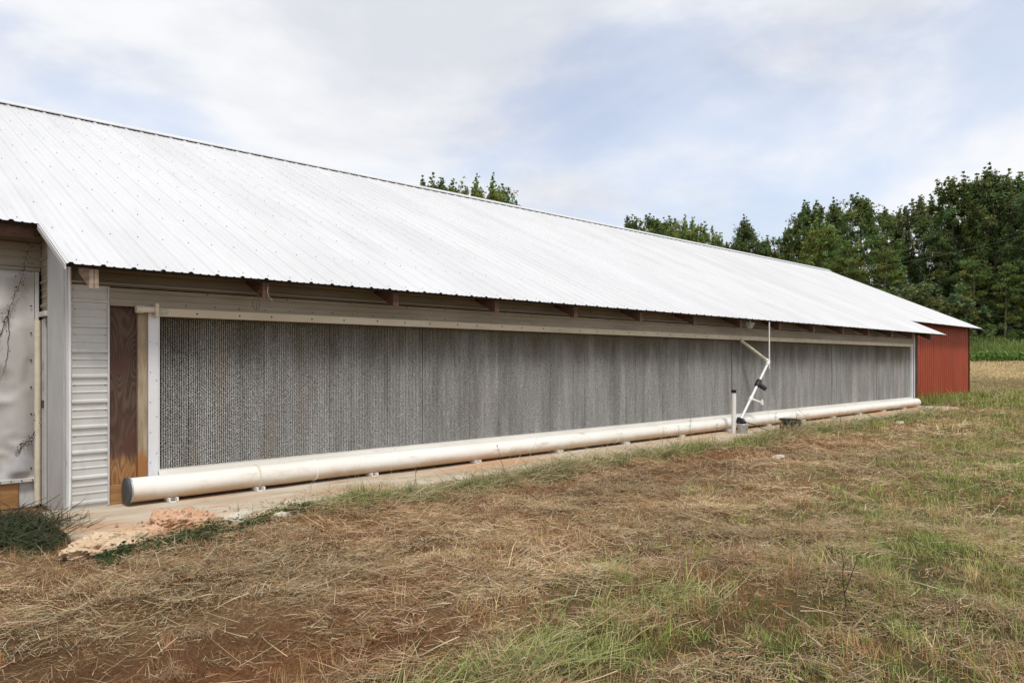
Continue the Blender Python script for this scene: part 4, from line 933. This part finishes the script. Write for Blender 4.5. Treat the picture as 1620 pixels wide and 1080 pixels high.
def vine(path, label, nl, seed, ls=0.02):
    vn = thing('vine', path[0], label, 'vine'); r2 = random.Random(seed); r3 = np.random.default_rng(seed)
    pts_ = []
    for i in range(len(path)-1):
        for k_ in range(6):
            p = Vector(path[i]).lerp(Vector(path[i+1]), k_/6); pts_.append(p+Vector((r2.uniform(-.008, .008), 0, r2.uniform(-.008, .008))))
    pts_.append(Vector(path[-1]))
    mb = MB(); mb.tube(pts_, [0.0045-0.003*i/len(pts_) for i in range(len(pts_))], 5)
    for i in range(max(2, nl//14)):
        p = r2.choice(pts_); d = Vector((r2.uniform(-1, 1), -0.1, r2.uniform(-1, 1)))*0.09
        mb.tube([p, p+d*0.5, p+d+Vector((0, 0, -0.02))], [0.003, 0.002, 0.001], 4)
    part('stem', mb, 'vine_dry', vn)
    i_ = r3.integers(0, len(pts_), nl); base_ = np.array([tuple(p) for p in pts_])[i_]+r3.normal(0, 1, (nl, 3))*np.array([0.028, 0.008, 0.03])
    base_[:, 1] = np.minimum(base_[:, 1], path[0][1]+0.004)
    qq = leaf_quads(base_-np.array(path[0]), r3.uniform(ls*0.4, ls, nl), None, r3, 2.0)
    o = place('withered_leaves', quads_mesh('withered_leaves', qq, np.clip(np.array([[0.085, 0.065, 0.05]])*r3.normal(1, 0.25, (nl, 1)), .01, .5), 'leaf'), vn, path[0]); o['kind'] = 'stuff'
yv = YW-0.118
vine([(1.52, yv, 1.75), (1.60, yv, 1.98), (1.66, yv, 2.17), (1.71, yv, 2.33), (1.77, yv-0.01, 2.50), (1.80, yv+0.03, 2.66), (1.85, yv, 2.86)], 'dried vine climbing the curtain up to the eave', 120, 5, 0.016)
vine([(1.645, yv, 2.16), (1.655, yv, 1.92), (1.63, yv, 1.60), (1.58, yv, 1.40)], 'thin bare tendril hanging down the curtain', 6, 6, 0.010)
vine([(1.74, yv, 0.62), (1.80, yv, 0.70), (1.85, yv, 0.74), (1.90, yv, 0.84), (1.93, yv, 0.98)], 'withered sprig caught on the lower right edge of the curtain', 70, 7, 0.02)

def weed(x, y, h, seed, label, leaves=14, lean=(0, 0), col=(0.12, 0.16, 0.05), fork=False, lw=0.02, z=None, lmat='leaf', group=None):
    r2 = random.Random(seed); z0 = float(hgt(x, y)) if z is None else z
    if y > 7.6: z0 = max(z0, 0.055)
    wd = thing('weed', (x, y, z0), label, 'weed', group); mb = MB()
    top = Vector((x+lean[0], y+lean[1], z0+h)); base_ = Vector((x, y, z0-0.01)); pts_ = [base_.lerp(top, i/6)+Vector((r2.uniform(-.01, .01), r2.uniform(-.01, .01), 0))*(i > 0) for i in range(7)]
    mb.tube(pts_, [0.005*(1-0.1*i) for i in range(7)], 5)
    allp = list(pts_[2:])
    if fork:
        p = pts_[2]; tip = p+Vector((0.09, -0.05, h*0.58)); fp = [p.lerp(tip, i/4) for i in range(5)]; mb.tube(fp, [0.004, 0.004, 0.0035, 0.003, 0.002], 5); allp += fp[1:]
    part('stem', mb, 'vine_dry' if leaves < 8 else 'stem_green', wd)
    r3 = np.random.default_rng(seed); n_ = leaves; i_ = r3.integers(0, len(allp), n_)
    b_ = np.array([tuple(p) for p in allp])[i_]; d = r3.normal(size=(n_, 3)); d[:, 2] = np.abs(d[:, 2])*0.4-0.1; d /= np.linalg.norm(d, axis=1, keepdims=True)
    s_ = r3.uniform(lw*0.35, lw*0.8, (n_, 1)); side = np.cross(d, [0, 0, 1.0]); side /= np.linalg.norm(side, axis=1, keepdims=True)+1e-9
    L_ = s_*r3.uniform(3, 8, (n_, 1))
    qq = np.stack([b_, b_+d*L_*.5+side*s_*.5, b_+d*L_-np.array([0, 0, 1])*L_*0.3, b_+d*L_*.5-side*s_*.5], 1)-np.array([x, y, z0])
    tt_ = np.clip(np.array([col])*r3.normal(1, 0.2, (n_, 1)), .01, .6)
    o = place('leaves', quads_mesh('leaves', qq, tt_, lmat), wd, (x, y, z0)); o['kind'] = 'stuff'
plain('stem_green', (0.12, 0.13, 0.05), (0.18, 0.17, 0.075), 12, 0.7)
weed(12.35, 7.85, 0.62, 1, 'tallest leafy weed standing in front of the pipe left of the pump', 34, (0.03, 0.02), (0.22, 0.24, 0.07))
weed(11.75, 7.75, 0.34, 2, 'leaning dark weed in front of the pipe, second left of the pump', 12, (0.10, 0.02), (0.09, 0.10, 0.05))
weed(11.2, 7.70, 0.36, 3, 'dark weed with few leaves in front of the pipe, third left of the pump', 9, (0.02, 0.0), (0.09, 0.09, 0.05))
weed(13.0, 7.72, 0.30, 4, 'short green weed on the slab just left of the pump', 26, (0.12, 0.0), (0.16, 0.20, 0.06))
weed(7.0, 7.35, 0.42, 5, 'thin dry weed stalk leaning against the middle of the pipe', 6, (-0.10, 0.1), (0.20, 0.15, 0.08))
weed(5.45, 7.38, 0.30, 8, 'small weed by the slab edge under the near third of the pipe', 12, (0.05, 0.02), (0.14, 0.16, 0.06))
weed(16.2, 7.45, 0.55, 6, 'coarse green weed with long blades above the black hose coil', 16, (-0.22, 0.0), (0.10, 0.13, 0.05), False, 0.03)
weed(15.1, 7.50, 0.48, 9, 'dry brown weed between the pump can and the hose coil', 30, (0.03, 0.0), (0.22, 0.14, 0.08))
weed(23.6, 7.15, 0.30, 10, 'bushy green weed near the far end of the slab', 40, (0.03, 0.0), (0.08, 0.11, 0.04), False, 0.035)
weed(4.84, 1.93, 0.40, 7, 'dark forked weed stem standing in the green grass at lower right', 7, (-0.02, 0.01), (0.06, 0.065, 0.03), True)

# ------------------------------------------------------------------ tall weeds before the woods
tw = []
n = 17000; ang = R(46)+rng.uniform(R(20), R(40), n); rad_ = rng.uniform(93, 103, n)
x = np.sin(ang)*rad_; y = np.cos(ang)*rad_
hh = 3.1*(0.62+0.75*fbm(x*0.22, y*0.22, 141))*sst(91, 97, rad_+2*fbm(x*.3, y*.3, 4))
t_ = lerp(pick([(0.25, 0.34, 0.085), (0.33, 0.40, 0.13), (0.19, 0.27, 0.07)], n), (0.42, 0.42, 0.22), sst(0.55, 0.75, fbm(x*0.3, y*0.3, 151))*0.6)
tw.append(blades(x, y, hgt(x, y), rng.uniform(0, 6.28, n), np.pi/2-np.abs(rng.normal(0, .3, n)), hh*rng.uniform(0.5, 1.05, n), rng.uniform(0.06, 0.15, n), np.abs(rng.normal(.5, .4, n)), t_, 3))
n = 9000; ang = R(46)+rng.uniform(R(20), R(40), n); rad_ = rng.uniform(92, 97, n); x = np.sin(ang)*rad_; y = np.cos(ang)*rad_
P = np.stack([x, y, hgt(x, y)+rng.random(n)*1.3*(0.4+fbm(x*.4, y*.4, 161))], -1); nn = rng.normal(size=(n, 3)); nn[:, 2] += 0.7
q = leaf_quads(P, rng.uniform(0.15, 0.3, n), nn); tt = pick([(0.18, 0.30, 0.06), (0.24, 0.37, 0.09), (0.13, 0.22, 0.05)], n)
tw.append((q.reshape(-1, 3), np.arange(4*n).reshape(n, 4), np.repeat(tt, 4, 0)))
stuff('tall_weeds', tw, 'leaf', 'band of tall green weeds between the straw field and the woods', 'weeds')

# ------------------------------------------------------------------ trees
def tree_meshes(kind, seed, H_, Rc, clear, npuff, col, size=0.175, per=98, barkm='bark'):
    r3 = np.random.default_rng(seed); r2 = random.Random(seed)
    mb = MB(); tr = [Vector((0, 0, -0.4))]
    for i in range(1, 9): tr.append(Vector((r2.uniform(-.12, .12)*i*.4, r2.uniform(-.12, .12)*i*.4, H_*0.92*i/8)))
    r0 = H_*0.0125+0.05
    mb.tube(tr, [r0*(1.25 if i == 0 else 1-0.105*i) for i in range(9)], 9)
    def axis(z): 
        f_ = max(0, min(7.999, z/(H_*0.92)*8)); i = int(f_); return tr[i].lerp(tr[i+1], f_-i)
    cen = []; rad_p = []
    nb = 34 if kind != 'pine' else 30
    for b_ in range(nb):
        u = (b_+r2.random())/nb; z = H_*(clear+(0.97-clear)*u)
        if kind == 'pine': env = Rc*(0.95*(1-u)**0.65+0.12)*r2.uniform(0.55, 1.1)
        elif kind == 'bush': env = Rc*math.sqrt(max(0.05, 1-u*u))*r2.uniform(.7, 1.1)
        else: env = Rc*(math.sin(math.pi*min(1, 0.20+0.80*u))**0.7*0.95+0.10)*r2.uniform(0.6, 1.12)
        az = b_*2.399+r2.uniform(-.4, .4); rise = (0.15 if kind == 'pine' else 0.55)*env
        p0 = axis(max(0.3, z-rise*0.7)); tip = Vector((axis(min(z, H_*0.9)).x+env*math.cos(az), axis(min(z, H_*0.9)).y+env*math.sin(az), z+rise*0.5))
        mid = p0.lerp(tip, 0.55)+Vector((0, 0, -0.08*env))
        mb.tube([p0, mid, tip], [r0*0.30*(1-u*0.6), r0*0.18*(1-u*.6), 0.02], 4, False)
        k_ = max(2, int(npuff/nb*(0.5+env/Rc)))
        for j in range(k_):
            s_ = r2.uniform(0.35, 1.05) if kind != 'pine' else r2.uniform(0.45, 1.05)
            p = p0.lerp(mid, s_*2) if s_ < .5 else mid.lerp(tip, (s_-.5)*2)
            sp_ = 0.16*Rc if kind != 'pine' else 0.14*Rc
            p = p+Vector((r2.gauss(0, sp_), r2.gauss(0, sp_), r2.gauss(0, sp_*(0.75 if kind != 'pine' else 0.35))))
            cen.append(p); rad_p.append(r2.uniform(0.55, 1.0)*(1.0 if kind != 'pine' else 1.1))
        if kind == 'broad' and u > 0.70:
            for q_ in range(2):
                bpnt = tip.lerp(p0, r2.uniform(0, .6)); hh_ = r2.uniform(1.4, 3.0)
                for j in range(6): cen.append(bpnt+Vector((r2.gauss(0, .10), r2.gauss(0, .10), hh_*j/5))); rad_p.append(0.46*(1-j*0.13))
        if kind == 'broad' and u > 0.45:      # upright leader shoots that give the feathered skyline
            for q_ in range(r2.randint(1, 3)):
                bpnt = tip+Vector((r2.gauss(0, .5), r2.gauss(0, .5), 0)); hh_ = r2.uniform(0.9, 2.2)
                for j in range(4): cen.append(bpnt+Vector((r2.gauss(0, .08), r2.gauss(0, .08), hh_*j/4))); rad_p.append(0.50*(1-j*0.15))
    for j in range(6): cen.append(axis(H_*0.92)+Vector((r2.gauss(0, .25), r2.gauss(0, .25), H_*0.015*j))); rad_p.append(0.55-0.05*j)
    sc_ = H_/22.0 if kind != 'bush' else 1.0
    C_ = np.array([tuple(c) for c in cen]); rp = np.array(rad_p)*(1.0 if kind != 'bush' else 0.6)*max(0.7, min(1.15, sc_))
    # every clump is a spray of short twigs pointing up and outward, leaves strung along them
    ntw = 7; id_t = np.repeat(np.arange(len(C_)), ntw); nt_ = len(id_t)
    outw = C_*np.array([1, 1, 0]); outw = outw/(np.linalg.norm(outw, axis=1, keepdims=True)+0.3)
    td = r3.normal(0, 0.75, (nt_, 3))+outw[id_t]*0.45+np.array([0, 0, 0.55 if kind != 'pine' else 0.15]); td /= np.linalg.norm(td, axis=1, keepdims=True)
    if kind == 'pine': td[:, 2] *= 0.6
    tl = rp[id_t]*r3.uniform(0.7, 1.5, nt_)
    lp = per//ntw; keep_ = r3.random(nt_*lp) < np.clip((np.repeat(rp[id_t], lp)/0.62)**1.6, 0.08, 1)
    id_ = np.repeat(id_t, lp)[keep_]; m_ = len(id_); k_ = r3.uniform(0.1, 1.0, m_)
    dd = np.repeat(td, lp, 0)[keep_]; ll = np.repeat(tl, lp)[keep_]
    P_ = C_[id_]+dd*(ll*k_)[:, None]+r3.normal(0, 1, (m_, 3))*(0.20*rp[id_]*(1.15-0.6*k_))[:, None]
    nn_ = r3.normal(0, 0.7, (m_, 3))+dd*0.3; nn_[:, 2] += 0.6
    q_ = leaf_quads(P_, r3.uniform(0.55, 1.25, m_)*size, nn_, r3, 1.6)
    pt = r3.normal(1, 0.20, len(C_)); hue = r3.normal(0, 0.10, len(C_))
    base_ = np.array(col)[None, :]*pt[id_][:, None]*r3.normal(1, 0.18, (m_, 1)); base_[:, 0] *= 1+hue[id_]*1.5; base_[:, 2] *= 1-hue[id_]
    return (to_mesh('trunk', mb, barkm, True), quads_mesh('crown', q_, np.clip(base_, .008, .4), 'leaf'))
TV = {
 'oak':   tree_meshes('broad', 1, 22, 4.6, 0.16, 230, (0.165, 0.215, 0.066)),
 'gum':   tree_meshes('broad', 2, 22, 3.6, 0.18, 210, (0.148, 0.200, 0.062)),
 'maple': tree_meshes('broad', 3, 20, 5.0, 0.12, 240, (0.24, 0.30, 0.085)),
 'poplar': tree_meshes('broad', 4, 24, 3.4, 0.24, 190, (0.148, 0.192, 0.068)),
 'pine':  tree_meshes('pine', 5, 23, 4.4, 0.30, 230, (0.118, 0.165, 0.060), 0.175, 84, 'bark_pale'),
 'pine2': tree_meshes('pine', 6, 21, 4.8, 0.18, 260, (0.18, 0.23, 0.065), 0.175, 84, 'bark_pale'),
 'thin':  tree_meshes('broad', 7, 21, 3.0, 0.25, 90, (0.16, 0.19, 0.075), 0.19, 56),
 'bush':  tree_meshes('bush', 8, 5.0, 3.0, 0.08, 170, (0.135, 0.180, 0.075), 0.16, 84),
}
TH = {'oak': 22, 'gum': 22, 'maple': 20, 'poplar': 24, 'pine': 23, 'pine2': 21, 'thin': 21, 'bush': 5}
def tree(kind, deg, dist, height, label, name='tree', group='trees of the wood', wide=1.0, cat='tree'):
    """deg: bearing clockwise from the camera heading; dist: metres from the photographer"""
    a_ = YAW+R(deg); x, y = math.sin(a_)*dist, math.cos(a_)*dist; z = float(hgt(x, y))
    s_ = height/TH[kind]; root = thing(name, (x, y, z), label, cat, group)
    root.rotation_euler = (0, 0, rnd.uniform(0, 6.28)); root.scale = (s_*wide, s_*wide, s_)
    for nm, me in zip(('trunk', 'crown'), TV[kind]):
        o = bpy.data.objects.new(nm, me); COL.objects.link(o); o.parent = root
    return root

BR = 'treetops above the roof ridge'
for kind, deg, dist, h, lab in (
    ('poplar', -6.9, 95, 21.6, 'small treetop above the ridge, leftmost of all the trees'),
    ('gum',    -5.6, 100, 23.0, 'pointed treetop above the ridge, second from the left'),
    ('thin',   -4.6, 99, 21.2, 'thin grey green treetop above the ridge, third from the left'),
    ('maple',  -3.5, 92, 20.6, 'light green rounded treetop above the ridge, fourth from the left'),
    ('maple',  -2.2, 90, 20.3, 'fullest light green treetop of the left cluster above the ridge'),
    ('oak',    -0.9, 93, 20.6, 'green treetop at the right of the left cluster above the ridge'),
    ('thin',    0.3, 105, 21.0, 'sparse treetop sinking behind the ridge at the right of the left cluster'),
    ('gum',     9.2, 130, 23.4, 'small dark treetop standing alone left of the second cluster above the ridge'),
    ('oak',    10.7, 118, 21.4, 'dull green treetop, widest of the second cluster above the ridge'),
    ('oak',    11.9, 122, 21.6, 'dark treetop in the middle of the second cluster above the ridge'),
    ('maple',  13.1, 112, 19.2, 'bright green treetop in the second cluster above the ridge'),
    ('maple',  14.1, 113, 18.9, 'bright green treetop at the right of the second cluster above the ridge'),
    ('poplar', 15.4, 130, 19.8, 'low dark spiky treetop just left of where the wood begins'),
    ('pine2',  16.3, 128, 18.2, 'lowest dark treetop at the left start of the wood'),
): tree(kind, deg, dist, h+0.55, lab, group=BR)
for kind, deg, dist, h, lab, wide in (
    ('poplar', 17.6, 112, 20.6, 'upright feathery tree, first of the wood from the left', 1.0),
    ('gum',    16.9, 118, 18.4, 'low dark tree closing the gap left of the first upright tree', 1.1),
    ('oak',    19.0, 114, 18.2, 'dull green tree just right of the first upright tree of the wood', 1.0),
    ('oak',    20.6, 116, 19.8, 'rounded tree third from the left in the wood', 1.0),
    ('gum',    21.9, 112, 22.2, 'tall green tree with feathered top, left of the wood centre', 1.1),
    ('maple',  22.6, 104, 18.0, 'lighter green broad tree low in front, left of the wood centre', 1.1),
    ('poplar', 23.7, 118, 23.2, 'narrow feathered top rising between two rounder crowns', 1.0),
    ('oak',    25.2, 109, 22.2, 'broad green tree with a feathered crown at the wood centre', 1.1),
    ('pine2',  24.4, 100, 15.6, 'layered pine with flat boughs low in front at the wood centre', 1.15),
    ('pine2',  26.8, 101, 14.8, 'layered yellowish pine in front, right of the wood centre', 1.15),
    ('oak',    26.9, 116, 21.0, 'dark tree behind the layered pines, right of the wood centre', 1.0),
    ('thin',   28.2, 114, 21.2, 'sparse pale tree with sky showing through its crown', 1.0),
    ('thin',   29.3, 116, 22.6, 'taller sparse tree beside the big dark crowns on the right', 1.1),
    ('pine',   30.0, 106, 17.5, 'pine with a bare straight trunk showing below its crown', 1.0),
    ('gum',    30.9, 109, 23.2, 'big dark crown, left one of the three tallest trees', 1.1),
    ('oak',    32.1, 110, 23.2, 'big dark crown, middle one of the three tallest trees', 1.0),
    ('poplar', 33.1, 107, 23.2, 'tallest feathered treetop near the right edge', 1.15),
    ('gum',    34.4, 111, 23.2, 'dark tree cut by the right edge of the view', 1.1),
    ('pine',   35.0, 102, 20.0, 'pine with pale bare trunk at the right edge', 1.0),
    ('oak',    36.4, 108, 22.0, 'dark tree just past the right edge of the wood', 1.1),
    ('gum',    38.6, 110, 23.0, 'outermost dark tree past the right edge of the wood', 1.1),
    ('pine2',  32.0, 101, 13.0, 'low pine with drooping boughs under the tallest trees', 1.0),
    ('pine2',  33.7, 100, 12.0, 'low yellow green pine under the trees at the right', 1.0),
    ('oak',    18.2, 122, 17.0, 'shaded tree filling the wood behind its first upright tree', 1.3),
    ('oak',    23.0, 124, 19.0, 'shaded tree filling the wood behind the left of its centre', 1.3),
    ('oak',    27.6, 126, 18.0, 'shaded tree filling the wood behind the layered pines', 1.3),
    ('oak',    31.4, 124, 20.0, 'shaded tree filling the wood behind the tallest crowns', 1.4),
    ('oak',    35.2, 124, 20.0, 'shaded tree filling the wood behind the right edge', 1.4),
): tree(kind, deg, dist, h-0.9, lab, wide=wide)
GB = 'bushes at the foot of the wood'
for deg, dist, h, lab in (
    (28.9, 99, 8.6, 'large pale grey green bush behind the sloping roof end'),
    (27.3, 100, 6.6, 'dark bush left of the large pale bush'),
    (30.6, 100, 7.0, 'green bush right of the large pale bush'),
    (32.2, 103, 5.2, 'dark bush behind the tall weeds next to the red corner'),
    (33.6, 104, 4.6, 'low bush behind the tall weeds, middle of the right gap'),
    (35.0, 103, 5.0, 'low bush behind the tall weeds at the right edge'),
    (25.5, 102, 7.0, 'dark bush half hidden by the roof slope, second from its left'),
    (23.6, 103, 7.0, 'dark bush half hidden by the roof slope, leftmost'),
): tree('bush', deg, dist, h, lab, 'bush', GB, 1.15, 'bush')

# ------------------------------------------------------------------ overhead wire on two poles
def at_bearing(deg, dist): a_ = YAW+R(deg); return Vector((math.sin(a_)*dist, math.cos(a_)*dist, 0))
pa, pb = at_bearing(17.0, 88), at_bearing(39.5, 92)
for p, h_, lab in ((pa, 9.2, 'wooden pole hidden behind the roof carrying the wire'), (pb, 15.0, 'wooden pole past the right edge carrying the wire')):
    z = float(hgt(p.x, p.y)); up = thing('utility_pole', (p.x, p.y, z), lab, 'pole')
    part('shaft', MB().tube([(p.x, p.y, z-0.3), (p.x, p.y, z+h_)], [0.16, 0.11], 10), 'pole_wood', up, True)
    part('cross_arm', MB().box(p.x-0.9, p.x+0.9, p.y-0.06, p.y+0.06, z+h_-0.5, z+h_-0.38), 'pole_wood', up)
za = float(hgt(pa.x, pa.y))+8.75; zb = float(hgt(pb.x, pb.y))+14.55
for k, off in enumerate((-0.7,)):
    path = [(pa.x+off+(pb.x-pa.x)*i/24, pa.y+(pb.y-pa.y)*i/24, za+(zb-za)*i/24-2.2*4*(i/24)*(1-i/24)*0.5) for i in range(25)]
    o = part('overhead_wire', MB().tube(path, 0.005, 5), 'wire_grey', None, True, origin=path[0])
    tag(o, 'thin overhead wire crossing in front of the wood', 'wire')
